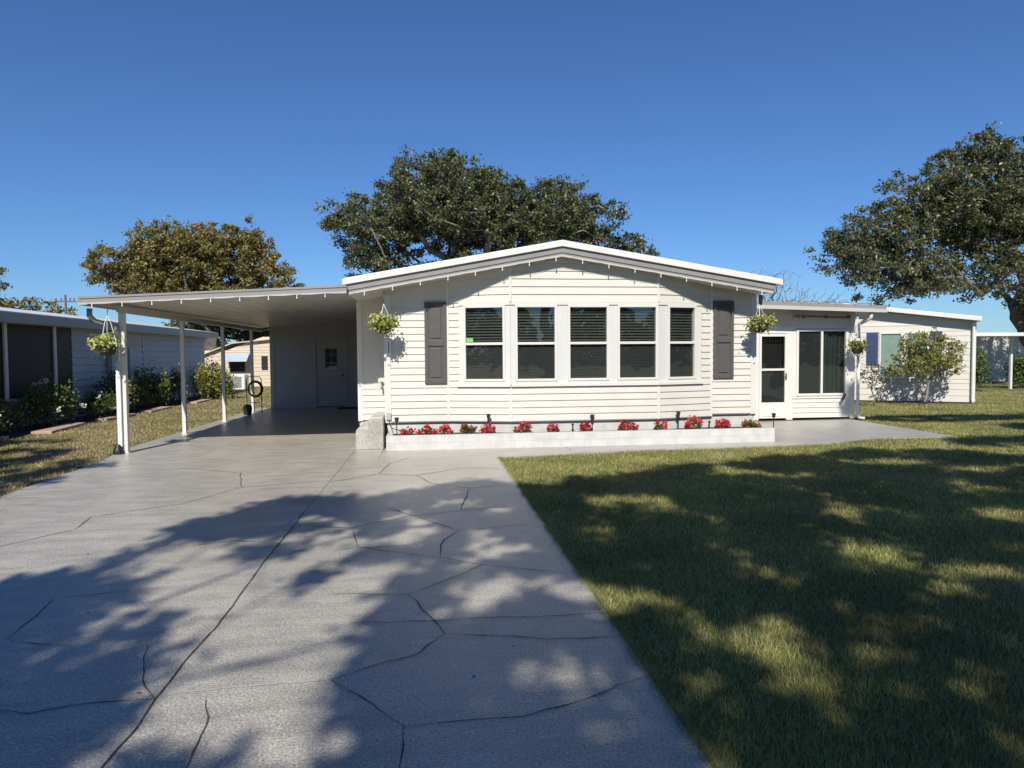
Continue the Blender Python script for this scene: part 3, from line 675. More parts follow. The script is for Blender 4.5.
# storage room closing the carport
shed = thing('storage_room', (-3.1,22.1,0), 'shaded white storage room with a windowed door closing the carport', 'shed')
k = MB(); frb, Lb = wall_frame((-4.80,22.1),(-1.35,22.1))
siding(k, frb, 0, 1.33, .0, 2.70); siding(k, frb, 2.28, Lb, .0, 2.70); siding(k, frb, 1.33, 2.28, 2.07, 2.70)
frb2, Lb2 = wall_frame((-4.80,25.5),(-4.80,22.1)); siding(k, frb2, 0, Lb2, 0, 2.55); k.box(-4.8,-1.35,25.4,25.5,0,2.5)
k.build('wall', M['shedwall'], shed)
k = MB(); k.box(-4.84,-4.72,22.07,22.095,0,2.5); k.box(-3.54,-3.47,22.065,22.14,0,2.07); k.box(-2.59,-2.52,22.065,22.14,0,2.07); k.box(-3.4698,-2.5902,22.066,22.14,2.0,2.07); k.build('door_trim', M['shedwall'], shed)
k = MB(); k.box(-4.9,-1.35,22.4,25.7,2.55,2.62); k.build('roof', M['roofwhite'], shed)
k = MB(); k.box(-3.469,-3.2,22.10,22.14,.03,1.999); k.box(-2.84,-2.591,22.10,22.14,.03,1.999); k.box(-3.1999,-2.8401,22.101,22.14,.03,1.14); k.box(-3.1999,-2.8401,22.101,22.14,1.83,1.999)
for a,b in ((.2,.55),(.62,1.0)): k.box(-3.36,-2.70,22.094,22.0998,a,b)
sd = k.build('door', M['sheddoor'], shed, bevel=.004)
k = MB(); k.box(-3.2,-2.84,22.12,22.124,1.14,1.83); k.build('pane', M['glass'], sd)
k = MB()
for a in (1.14,1.36,1.60,1.81): k.box(-3.2,-2.84,22.105,22.118,a,a+.02)
k.box(-3.03,-3.01,22.104,22.117,1.14,1.83); k.build('muntins', M['sheddoor'], sd)
k = MB(); k.lathe((-2.66,22.07,.98), [(.0,-.03),(.028,-.02),(.034,0),(.028,.02),(.0,.03)], 12); k.build('handle', M['black'], sd, smooth=True)
# flat blue box standing just behind the door panes
k = MB(); k.box(-3.3,-2.7,22.2,22.22,1.0,1.45); k.build('blue_panel', M['blue'], shed)
k = MB(); k.box(-2.75,-1.85,21.2,21.75,.004,.022)
tag(k.build('doormat', M['mat'], loc=(-2.3,21.5,.004)), 'dark doormat lying on the shaded carport floor near the door', 'doormat')

# hose on a stand near the last post
t = thing('hose_stand', (-4.92,20.3,0), 'coiled garden hose hung on a thin two legged metal stand by the last carport post', 'hose')
k = MB(); k.tube([(-5.10,20.3,-.02),(-5.10,20.3,.95),(-5.05,20.3,1.02),(-4.75,20.3,1.02),(-4.70,20.3,.95),(-4.70,20.3,-.02)], .013, 6); k.tube([(-5.1,20.3,.3),(-4.7,20.3,.3)], .01, 6); k.build('stand', M['bronze'], t)
k = MB()
for j in range(4):
    rr = .165+.012*j; k.tube([(-4.86+rr*math.cos(a*math.pi/12), 20.24+.018*j, .68+rr*1.15*math.sin(a*math.pi/12)) for a in range(25)], .013, 6)
k.build('hose', M['black'], t, smooth=True)
k = MB(); k.lathe((-4.95,19.75,-.02), [(.07,0),(.10,.02),(.12,.16),(.115,.26),(.07,.30),(.0,.30)], 12)
tag(k.build('plastic_pail', M['black'], loc=(-4.95,19.75,-.02), smooth=False), 'small black pail standing at the foot of the hose stand', 'pail')

# ------------------------------------------------------------------ string lights
def string_lights(label, pts, step, phase=.3, hang=.045):
    t = thing('string_lights', pts[0], label, 'string lights', 'string lights along the eaves')
    P = [Vector(p) for p in pts]; w = MB(); wp = []
    tot = sum((P[i+1]-P[i]).length for i in range(len(P)-1))
    def at(s):
        for i in range(len(P)-1):
            L = (P[i+1]-P[i]).length
            if s <= L or i == len(P)-2: return P[i].lerp(P[i+1], min(1, s/L))
            s -= L
    n = int(tot/step*4)
    for j in range(n+1):
        q = at(tot*j/n); wp.append((q.x, q.y, q.z-.012*abs(math.sin(j*math.pi/4))))
    w.tube(wp, .0045, 4); w.build('wire', M['wire'], t)
    s = phase*step; proto = None
    while s < tot:
        q = at(s)
        if proto is None:
            b = MB(); b.lathe((q.x,q.y,q.z-hang-.035), [(.0,.012),(.009,.016),(.012,.026),(.010,.038),(.008,.045)], 8)
            b.lathe((q.x,q.y,q.z-hang+.009), [(.008,0),(.008,.034)], 8)
            proto = b.build('bulb', M['bulb'], t, smooth=True); q0 = q.copy()
        else:
            c = proto.copy(); COL.objects.link(c); c.parent = t; c.location = q-q0
        s += step
zl = lambda x: roof_z(x)-.235
string_lights('bulb string hung along the front edge of the carport roof', [(CX0+.15,11.785,cz(CX0+.15)-.125),(CX1-.1,11.785,cz(CX1-.1)-.125)], .45, .15)
string_lights('bulb string hung under both slopes of the house gable', [(-1.25,11.90,zl(-1.25)),(RID[0],11.90,RID[1]-.235),(6.0,11.90,zl(6.0))], .47, .4)
string_lights('bulb string clipped on top of the sunroom roof edge', [(6.4,14.86,srz(6.4)+.03),(10.25,14.86,srz(10.25)+.03)], .42, .5, hang=.02)

# ------------------------------------------------------------------ hanging baskets
def basket(c, top, label, rad=.25, nl=1500, mat='basketleaf', hook='white_plastic', pot='terracotta', flatten=.55):
    x, y, z = c
    t = thing('hanging_basket', (x,y,z-.12), label, 'hanging basket', 'flower baskets hanging round the house')
    k = MB(); k.lathe((x,y,z-.20), [(.0,0),(.07,.005),(.11,.05),(.135,.13),(.14,.15),(.0,.15)], 16); k.build('pot', M['soil' if pot == 'terracotta' else pot], t, smooth=False)
    for a in (0, 2.1, 4.2):
        k = MB(); k.tube([(x+.135*math.cos(a),y+.135*math.sin(a),z-.06),(x+.05*math.cos(a),y+.05*math.sin(a),top-.22 if top-.22 > z+.1 else (z+top)/2),(x,y,top-.10)], .0055, 5); k.build('hanger_rod', M[hook], t)
    k = MB(); k.tube([(x,y,top-.10),(x,y,top-.04),(x+.012,y,top-.015),(x+.012,y,top)], .007, 5); k.build('hook', M['black'], t)
    d = rng.normal(size=(nl,3)); d /= np.linalg.norm(d,axis=1)[:,None]
    k = 16; cc = rng.normal(size=(k,3)); cc /= np.linalg.norm(cc,axis=1)[:,None]; cc[:,2] = cc[:,2]*.55
    cc = np.array([x,y,z])+cc*np.array([rad,rad*.85,rad*flatten])*rng.uniform(.55,1,k)[:,None]
    p = cc[rng.integers(0,k,nl)]+d*np.abs(rng.normal(size=nl))[:,None]*rad*.26
    np_mesh('foliage', leaf_quads(p, .062, .6, 1.0), M[mat], 4, t)
    p2 = np.array([x,y,z-.13])+rng.normal(size=(70,3))*np.array([rad*.45,rad*.4,.07])
    np_mesh('trailing_stems', leaf_quads(p2, .055, .45, 0, 1.0), M['shrubleaf'], 4, t)
basket((-5.13,11.95,1.83), 2.37, 'hanging basket with pale leaves on white hanger at the front carport post')
basket((-.76,12.0,2.16), 2.56, 'yellow green flower basket hanging at the left corner of the house')
basket((5.88,11.98,2.14), 2.55, 'white and yellow flower basket hanging at the house corner by the storm door')
basket((9.70,14.98,1.74), 2.50, 'sparse trailing basket hanging at the right end of the sunroom', rad=.25, nl=520, mat='yellowleaf', pot='bronze')
k = MB(); k.box(-.745,-.665,12.345,12.38,1.60,1.86); k.cur = 1; k.box(-.712,-.698,12.34,12.3445,1.63,1.83)
tag(k.build('wall_thermometer', [M['white_plastic'], M['black']], loc=(-.7,12.37,1.6), bevel=.008), 'white framed thermometer mounted on the wall under the left basket', 'thermometer')
t = thing('wall_faucet', (-.91,13.48,1.0), 'small metal faucet on the wall left of the planter end', 'faucet')
k = MB(); k.tube([(-.91,13.5,1.04),(-.91,13.42,1.04),(-.91,13.38,1.02),(-.91,13.37,.96)], .018, 8); k.build('spout', M['steel'], t, smooth=True)
k = MB(); k.lathe((-.91,13.43,1.06), [(.006,0),(.006,.03),(.035,.032),(.035,.042),(0,.043)], 10); k.build('handle', M['steel'], t)
k = MB(); k.box(-.765,-.68,12.345,12.385,.46,.60)
tag(k.build('outlet_box', M['meter'], loc=(-.72,12.36,.46), bevel=.01), 'small grey outlet box at the lower left house corner above the planter', 'outlet box')
k = MB(); k.tube([(-.72,12.34,.47),(-.70,12.2,.40),(-.66,12.05,.35),(-.55,11.98,.33),(-.45,11.95,.30),(-.38,11.93,.235)], .007, 5)
tag(k.build('power_cord', M['black'], loc=(-.7,12.1,.2), smooth=True), 'thin black cord running from the outlet box into the planter', 'cord')
# flood light and rod under sunroom eave
t = thing('flood_light', (8.42,15.37,2.40), 'twin headed flood light on a round base under the sunroom eave', 'light')
k = MB(); k.tube([(8.42,15.385,2.40),(8.42,15.35,2.40)], .055, 14); k.build('base', M['white_plastic'], t)
for sx in (-1, 1):
    k = MB(); k.tube([(8.42,15.35,2.40),(8.42+sx*.05,15.30,2.42),(8.42+sx*.075,15.24,2.38)], [.012,.03,.05], 12); k.build('lamp_head', M['steel'], t, smooth=True)
k = MB(); k.tube([(8.53,15.30,2.425),(9.74,15.30,2.385)], .018, 8)
for x in (8.6,9.15,9.7): k.box(x-.012,x+.012,15.30,15.385,2.37,2.44)
tag(k.build('metal_rod', M['rust'], loc=(9.1,15.3,2.4), smooth=False), 'thin brown metal rod mounted above the sunroom window', 'rod')
k = MB(); k.tube([(9.62,15.30,.60),(9.56,15.27,.52),(9.52,15.27,.46)], [.02,.035,.03], 8); k.box(9.60,9.64,15.29,15.352,.585,.62)
tag(k.build('wall_sprayer', M['bronze'], loc=(9.58,15.3,.5), smooth=False), 'small dark nozzle clipped under the right corner of the sunroom window', 'nozzle')
k = MB(); k.box(5.87,5.93,11.965,12.00,2.50,2.62); k.box(5.885,5.915,11.95,12.02,2.44,2.50)
tag(k.build('eave_sensor', M['black'], loc=(5.9,12.0,2.5)), 'small dark box under the right eave above the white and yellow basket', 'sensor')

# ------------------------------------------------------------------ left neighbour
nb = thing('neighbour_house', (-9.5,16,0), 'long single storey neighbour house on the left with dark screened porch panels', 'house')
NX = -9.5
frn, _ = wall_frame((NX,31.0),(NX,8.0))   # runs toward the camera; outside = +x ?
frn = ((NX,8.0),(0,1),(1,0))
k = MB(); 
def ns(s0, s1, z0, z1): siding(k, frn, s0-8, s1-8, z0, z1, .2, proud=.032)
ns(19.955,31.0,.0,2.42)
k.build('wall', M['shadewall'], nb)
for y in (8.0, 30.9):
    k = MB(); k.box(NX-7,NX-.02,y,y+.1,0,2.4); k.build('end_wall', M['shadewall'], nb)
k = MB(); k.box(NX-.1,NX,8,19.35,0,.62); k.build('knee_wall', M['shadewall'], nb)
k = MB()
for y in (8.05,10.6,13.1,15.4,16.95,19.05): k.box(NX-.05,NX+.03,y,y+.11,.62,2.42)
k.box(NX-.05,NX+.035,8.0,19.3,.60,.66); k.build('porch_frame', M['trim'], nb)
for a, b in ((8.16,10.6),(10.71,13.1),(13.21,15.4),(15.51,16.95),(17.06,19.05)):
    s = MB(); s.box(NX-.03,NX-.01,a,b,.66,2.42); s.build('screen_panel', M['porch_screen'], nb)
k = MB(); k.box(NX-.04,NX+.012,19.17,19.95,.5,2.42); k.build('screen_panel', M['porch_screen'], nb)
k = MB()
for y in (24.6,28.4): k.box(NX,NX+.03,y,y+.07,.1,2.42)
k.build('seam_strip', M['steel'], nb)
k = MB(); k.prism([(NX+.42,2.40),(NX+.42,2.62),(-12.8,3.13),(-16.6,2.62),(-16.6,2.40)], 7.5, 31.6); k.build('roof', M['roofwhite'], nb)
k = MB(); k.box(NX+.421,NX+.45,7.5,31.6,2.38,2.60); k.build('fascia', M['fascia'], nb)
k = MB(); k.box(NX,NX+.42,7.6,31.5,2.385,2.399); k.build('soffit', M['soffit'], nb)
k = MB(); k.lathe((-10.3,18.1,2.74), [(.05,0),(.05,.22),(.08,.23),(.07,.3),(0,.31)], 10); k.build('roof_vent', M['white_plastic'], nb)
# meter panel on its wall
t = thing('meter_panel', (NX,22.4,1.2), 'grey electric meter boxes on the left neighbour wall behind the front carport post', 'meter')
for y0, y1, z0, z1, d in ((21.9,22.9,1.85,2.3,.12),(21.95,22.8,.85,1.75,.14),(23.3,23.7,.9,1.9,.10)):
    k = MB(); k.box(NX+.03,NX+.03+d,y0,y1,z0,z1); k.build('meter_box', M['meter'], t, bevel=.015)
k = MB(); k.tube([(NX+.18,22.4,2.05),(NX+.26,22.4,2.05)], .11, 16); k.build('meter_dial', M['glass'], t)
k = MB(); k.tube([(NX+.08,22.4,.9),(NX+.08,22.4,0)], .03, 8); k.build('conduit', M['steel'], t)

# pavers edging the bed
def paver(x, y, lx, ly, rz, label):
    k = MB(); c, s = math.cos(rz), math.sin(rz)
    P = [(x+c*a-s*b, y+s*a+c*b) for a, b in ((-lx,-ly),(lx,-ly),(lx,ly),(-lx,ly))]
    k.slabxy(P, -.03, .035); tag(k.build('edging_paver', M['paver'], loc=(x,y,-.03), bevel=.01), label, 'paver', 'pink pavers edging the left flower bed')
paver(-8.35,16.9,.20,1.0,.12,'long pink paver edging the bed below the white rose bush')
paver(-8.55,14.4,.16,.7,.05,'grey pink paver edging the bed at the left border of the photo')
paver(-8.32,19.7,.15,.8,-.05,'pink paver edging the bed behind the front carport post')
paver(-8.25,22.3,.15,.9,.04,'pink paver edging between the first two carport posts')
paver(-8.15,26.0,.15,.9,.04,'farthest pink paver edging the bed, right of the second carport post')
k = MB(); k.slabxy([(NX,8),(-8.5,8),(-8.45,15),(-8.4,30),(NX,30)], -.026, -.012); tag(k.build('flower_bed', M['soil']), kind='structure')

def shrub(name, x, y, z0, rx, ry, rz, n, size, mat, label, cat='shrub', group=None, flowers=0, stems=7, aspect=.55, clumps=16, fillr=.3):
    t = thing(name, (x,y,z0), label, cat, group)
    cc = rng.normal(size=(clumps,3)); cc /= np.linalg.norm(cc,axis=1)[:,None]; cc[:,2] = np.abs(cc[:,2])*1.0-.1
    cc = np.array([x,y,z0+rz*.35])+cc*np.array([rx,ry,rz*.65])*rng.uniform(.45,1,clumps)[:,None]
    s = MB()
    for q in cc[:stems]:
        b = np.array([x+rng.normal()*.04, y+rng.normal()*.04, z0-.02]); m = (b+q)/2+rng.normal(size=3)*.05
        s.tube([b, m, q], [.022,.015,.007], 5)
    s.build('stems', M['greybark'], t, smooth=True)
    p = cc[rng.integers(0,clumps,n)]+rng.normal(size=(n,3))*np.array([rx,ry,rz])*fillr*.62
    p[:,2] = np.maximum(p[:,2], z0+.03)
    np_mesh('foliage', leaf_quads(p, size, aspect), M[mat], 4, t)
    if flowers:
        f = rng.normal(size=(flowers,3)); f /= np.linalg.norm(f,axis=1)[:,None]; f[:,2] = np.abs(f[:,2])
        f = np.array([x,y,z0+rz*.4])+f*np.array([rx,ry,rz*.75])
        for q in f: np_mesh('bloom', leaf_quads(q+rng.normal(size=(14,3))*.028, .06, .8), M['petal'], 4, t)
    return t
G = 'shrubs in the bed along the left neighbour house'
shrub('rose_bush',-8.85,17.6,0,.62,.6,.95,2600,.075,'shrubleaf','rose bush with white blooms in front of the left dark screens',group=G,flowers=6)
shrub('rose_bush',-8.9,14.6,0,.5,.5,.85,1700,.075,'shrubleaf','pale flowering bush at the left border of the photo',group=G,flowers=7)
shrub('rose_bush',-8.75,19.5,0,.55,.6,.6,1900,.075,'shrubleaf','low white flowering bush left of the front carport post',group=G,flowers=6)
shrub('dark_shrub',-9.1,16.0,0,.38,.6,.7,1500,.08,'oakleaf','low dark shrub under the screened porch, left of the white roses',group=G)
shrub('dark_shrub',-8.95,21.2,0,.5,.9,1.05,3000,.09,'oakleaf','dark bushy shrub directly behind the front carport post',group=G)
shrub('dark_shrub',-8.95,23.6,0,.55,.8,1.15,3000,.09,'shrubleaf','green shrub midway between the first two carport posts',group=G)
shrub('dark_shrub',-8.9,25.6,0,.5,.7,1.0,2800,.09,'oakleaf','dark shrub just left of the second carport post',group=G)
shrub('yellow_shrub',-8.3,27.6,0,.75,.8,1.25,3400,.10,'yellowleaf','rounded yellow green shrub just right of the second carport post',group=G)
shrub('dark_shrub',-9.0,30.3,0,.6,.7,1.2,2600,.10,'oakleaf','dark shrub at the far end of the left neighbour house',group=G)

# ------------------------------------------------------------------ far beige house seen through the carport
bh = thing('beige_house', (-7,38,0), 'small beige gabled house seen through the carport behind the hose', 'house')
frh, Lh = wall_frame((-11.6,38),(-3,38))
k = MB(); siding(k, frh, 0, Lh, 0, 1.9, .2); 
frg = lambda z: (max(0, 1.1+(z-1.9)*2.6), min(Lh, 6.4-(z-1.9)*2.6))
siding(k, frh, 0, Lh, 1.9, 2.6, .18, rng_fn=frg)
k.build('wall', M['beige'], bh)
k = MB(); k.prism([(-12.0,1.55),(-10.2,2.25),(-7.8,2.5),(-4.8,2.2),(-2.6,1.75),(-2.6,1.80),(-4.8,2.26),(-7.8,2.55),(-10.2,2.30),(-12.0,1.61)], 37.8, 46); k.build('roof', M['beige'], bh)
k = MB(); k.add([(-10.5,37.3,1.35),(-9.35,37.3,1.35),(-9.35,37.95,1.75),(-10.5,37.95,1.75),(-10.5,37.3,1.32),(-9.35,37.3,1.32),(-9.35,37.95,1.72),(-10.5,37.95,1.72)],[(0,1,2,3),(7,6,5,4),(0,4,5,1),(1,5,6,2),(2,6,7,3),(3,7,4,0)]); k.build('awning', M['blue_awning'], bh)
k = MB(); k.box(-10.35,-9.6,37.93,37.97,.8,1.62); k.build('window', M['dark'], bh)
k = MB(); k.box(-8.75,-8.45,37.93,37.97,.9,1.6); k.build('window', M['dark'], bh)
t = thing('air_conditioner', (-9.2,35,0), 'white box air conditioner on the grass before the far beige house', 'air conditioner')
k = MB(); k.box(-9.65,-8.8,34.7,35.5,0,.72); k.build('casing', M['white_plastic'], t, bevel=.03)
k = MB()
for j in range(10): k.box(-9.5,-8.95,34.68,34.698,.10+j*.055,.13+j*.055)
k.build('grille', M['steel'], t)

# ------------------------------------------------------------------ right neighbour (white house with blue shutters)
O = Vector((16.45,19.5)); T = Vector((-.848,.530)); N = Vector((-.530,-.848))
frq = ((O.x,O.y),(T.x,T.y),(N.x,N.y))
rn = thing('neighbour_house', (O.x,O.y,0), 'white sided neighbour house on the right with blue shutters', 'house')
def rz_(s): return 2.62+.145*s if s < 3.6 else 2.62+.145*7.2-.145*s
k = MB()
Pq = lambda a, d, z: (frq[0][0]+T.x*a+N.x*d, frq[0][1]+T.y*a+N.y*d, z)
def wall_course(mb, fn, z0, z1, s0, s1, rev):
    z = z0
    while z < z1:
        zt = min(z+rev, z1)
        mb.add([Pq(s0,0,z),Pq(s1,0,z),Pq(s1,.014,z),Pq(s0,.014,z),Pq(s1,.002,zt),Pq(s0,.002,zt)], [(0,1,2,3),(3,2,4,5)]); z = zt
wall_course(k, None, .02, .72, .0, 7.2, .19); wall_course(k, None, .72, 2.2, .0, 1.22, .19); wall_course(k, None, .72, 2.2, 2.58, 7.2, .19); wall_course(k, None, 2.2, 2.50, 0, 7.2, .19)
k.add([Pq(.1,0,2.50),Pq(7.1,0,2.50),Pq(3.6,0,2.98),Pq(3.6,-.06,2.98),Pq(.1,-.06,2.5),Pq(7.1,-.06,2.5)], [(0,1,2),(4,3,5),(0,2,3,4),(1,5,3,2)])
k.add([Pq(0,0,0),Pq(0,-12,0),Pq(0,-12,2.5),Pq(0,0,2.5)], [(0,1,2,3)]); k.add([Pq(7.2,0,0),Pq(7.2,-12,0),Pq(7.2,-12,2.5),Pq(7.2,0,2.5)], [(3,2,1,0)]); k.wbox(frq, 0, 7.2, -12.1, -12, 0, 2.5)
k.build('wall', M['siding'], rn)
k = MB(); k.wbox(frq, -.02, .10, .0145, .04, 0, 2.46); k.build('corner_board', M['trim'], rn)
CURT = simple('pale_curtain', (.36,.44,.40), .8, .08, 6)
for a, b in ((1.22,1.85),(1.93,2.58)):
    k = MB(); k.wbox(frq, a, a+.05, 0, .04, .72, 2.2); k.wbox(frq, b-.05, b, 0, .04, .72, 2.2); k.wbox(frq, a+.0502, b-.0502, 0, .038, 2.14, 2.2); k.wbox(frq, a+.0502, b-.0502, 0, .038, .72, .78)
    wn = k.build('window', M['trim'], rn)
    k = MB(); k.wbox(frq, a+.05, b-.05, .006, .010, .78, 2.14); k.build('pane', M['glass'], wn)
    k = MB(); k.wbox(frq, a+.05, b-.05, -.01, .002, .78, 2.14); k.build('curtain', CURT, wn)
k = MB(); k.wbox(frq, 1.8502, 1.9298, 0, .03, .72, 2.2); k.build('mullion_panel', M['trim'], rn)
for a, b in ((.86,1.19),(2.61,2.94)):
    k = MB(); k.wbox(frq, a, b, .0145, .04, 1.15, 2.19)
    for j in range(12): k.wbox(frq, a+.04, b-.04, .0405, .05, 1.2+j*.08, 1.245+j*.08)
    k.build('shutter', M['blue'], rn)
k = MB()
def rs(mb, s0, s1, d0, d1, t0, t1):
    mb.add([Pq(s0,d0,rz_(s0)+t0),Pq(s1,d0,rz_(s1)+t0),Pq(s1,d1,rz_(s1)+t0),Pq(s0,d1,rz_(s0)+t0),Pq(s0,d0,rz_(s0)+t1),Pq(s1,d0,rz_(s1)+t1),Pq(s1,d1,rz_(s1)+t1),Pq(s0,d1,rz_(s0)+t1)],
           [(3,2,1,0),(4,5,6,7),(0,1,5,4),(1,2,6,5),(2,3,7,6),(3,0,4,7)])
rs(k, -.12, 3.6, .32, -12.2, -.13, .0); rs(k, 3.6, 7.3, .32, -12.2, -.13, .0); k.build('roof', M['roofwhite'], rn, bevel=.01)
k = MB(); k.tube([Pq(.05,.10,2.45), Pq(.05,.10,.1), Pq(.04,.22,.03)], .04, 8); k.build('downspout', M['white_plastic'], rn)
k = MB(); k.wbox(frq, .0, 7.2, .02, .5, -.02, .0); tag(k.build('mulch_bed', M['soil']), kind='structure')
# rear porch of the house beyond
pc = thing('porch', (22.6,26.5,0), 'white flat porch roof on slim posts beyond the right neighbour house', 'porch')
k = MB(); k.box(19.5,24.3,25.6,31,2.16,2.30); k.build('roof', M['roofwhite'], pc, bevel=.01)
for x, y in ((23.9,26.4),(22.0,30.5),(23.3,30.5)):
    k = MB(); k.box(x,x+.09,y,y+.09,-.02,2.16); k.build('post', M['trim'], pc)
k = MB(); frp, Lp = wall_frame((22,33),(31.0,33)); siding(k, frp, 0, Lp, 0, 2.5, .2); k.build('wall', M['siding'], pc)

# multi-stem shrub in front of the neighbour and small ones
def open_shrub(x, y, h, w, label, mat, n, size, name='open_shrub', seg=.22, per=60, ntar=70, tr=.05):
    e = [(x, y, h*.64, w, w*.7, h*.40)]
    tg = sample_crown(e, ntar, .12, .2)
    t = thing(name, (x,y,-.02), label, 'shrub')
    nodes, par = grow_skeleton((x,y,-.02), (x+.03,y,h*.14), tg, .18, seg)
    mb = MB(); skeleton_mesh(mb, nodes, par, tr, .004, power=.6); mb.build('trunk', M['greybark'], t, smooth=True)
    np_mesh('crown', clump_leaves(tg, per, .17, size, .7, .5, 4), M[mat], 4, t)
open_shrub(14.7,19.3,2.05,1.1,'open yellow green shrub with bare lower stems before the blue shutters','yellowleaf',1,.085, per=46, ntar=130)
open_shrub(12.85,19.0,1.25,.55,'sparse dark twiggy shrub between the sunroom and the white neighbour house','oakleaf',1,.08, per=16, ntar=30, tr=.022)
shrub('green_shrub',21.35,25.2,0,.45,.45,1.45,2200,.11,'shrubleaf','tall green shrub beside the right corner of the white neighbour house')
shrub('green_shrub',24.9,27.0,0,.75,.6,1.35,2200,.12,'shrubleaf','broad green shrub under the leaning oak trunk at the right border')

# ------------------------------------------------------------------ trees
# big oak behind the house
ells = [(.4,28,7.2,2.9,2.6,2.35),(-1.5,28,6.4,1.9,2.0,1.9),(2.6,28.5,6.7,2.6,2.4,2.1),(5.3,28,6.5,2.7,2.2,2.05),(7.4,28,5.6,1.2,1.5,1.2),(-2.7,27.6,6.8,1.2,1.1,.85),(-2.3,28,4.9,1.2,1.4,1.2),(3.0,28,4.6,4.2,1.8,.9)]
tg = sample_crown(ells, 340, .42, .2)
tree('oak_tree','broad dark green oak rising behind the house roof','tree',(2.2,28.5,0),(2.0,28.4,3.6),tg,.34,420,.50,.125,M['oakleaf'],M['greybark'],group='oaks around the houses')
# turning oak on the left
rng = np.random.default_rng(5)
ells = [(-13.4,40,7.0,2.7,2.4,1.85),(-16.2,40,5.9,1.8,2.0,1.3),(-10.4,40,7.0,2.2,2.2,1.7),(-8.7,40,5.7,1.5,1.6,1.0),(-12.6,40,5.2,4.4,2.4,1.3)]
tg = sample_crown(ells, 210, .52, .2)
tree('oak_tree','golden green oak behind the carport roof on the left','tree',(-12.0,40.5,0),(-12.2,40.4,3.4),tg,.38,310,.58,.17,M['oakleaf_gold'],M['bark'],group='oaks around the houses')
# dark tree low behind the carport
ells = [(-13.0,44,3.4,3.2,2.2,1.5),(-8.6,44,3.7,3.2,2.2,1.2)]
tg = sample_crown(ells, 110, .5, .15)
tree('oak_tree','low dark spreading tree behind the beige house, seen under the carport','tree',(-10.6,48,0),(-9.9,47.5,2.4),tg+np.array([0,3.5,0]),.42,260,.7,.21,M['oakleaf'],M['bark'],group='oaks around the houses')
# right oak
rng = np.random.default_rng(21)
ells = [(25.6,29,8.0,3.9,3.0,3.3),(22.2,28.5,7.3,3.2,2.6,2.7),(19.0,28.3,6.2,2.2,2.0,1.5),(29.5,29,8.2,3.4,3.0,3.6),(20.2,28.5,5.2,2.7,2.0,1.2),(18.3,28.4,6.1,1.5,1.5,1.1),(24,28.5,5.2,3.6,2.3,1.2),(22,28.5,4.2,3.0,1.6,.5),(28.5,29,3.6,3.2,2,1.6)]
tg = sample_crown(ells, 520, .43, .15)
tree('oak_tree','large dark live oak with exposed limbs at the right side of the photo','tree',(29.6,30.5,0),(27.3,30.0,3.7),tg,.34,300,.55,.145,M['oakleaf'],M['bark'],group='oaks around the houses',jitter=.42)
# far left trees
for (x,y,zc,rx,rz,lab) in ((-29.0,48,4.6,3.4,2.9,'brown green tree beyond the left neighbour roof at the photo border'),(-26.3,50,3.6,2.0,1.25,'small rounded brownish tree just right of the border tree over the left roof')):
    tg = sample_crown([(x,y,zc,rx,rx*.8,rz)], 45, .7, .3)
    tree('background_tree',lab,'tree',(x,y,0),(x,y,2.0),tg,.3,240,.75,.24,M['oakleaf_gold'],M['bark'],group='trees beyond the left roof')
# bare tree behind the sunroom
tg = sample_crown([(18.4,36,4.5,2.3,1.6,1.9),(21.0,36,4.0,2.2,1.4,1.3)], 420, .17, .0)
tree('bare_tree','leafless pale twiggy tree behind the sunroom roof','tree',(19.0,36,0),(19.0,36,2.0),tg,.16,0,0,0,None,M['greybark'],r_tip=.005,jitter=.22,seg=.3,power=.62)
tg = sample_crown([(10.75,33.5,6.2,.5,.4,.5)], 5, .2, .1)
tree('background_tree','small leafy treetop just right of the big oak behind the house','tree',(10.7,33.5,0),(10.7,33.5,4.4),tg,.10,170,.32,.15,M['oakleaf'],M['bark'],group='trees beyond the left roof')

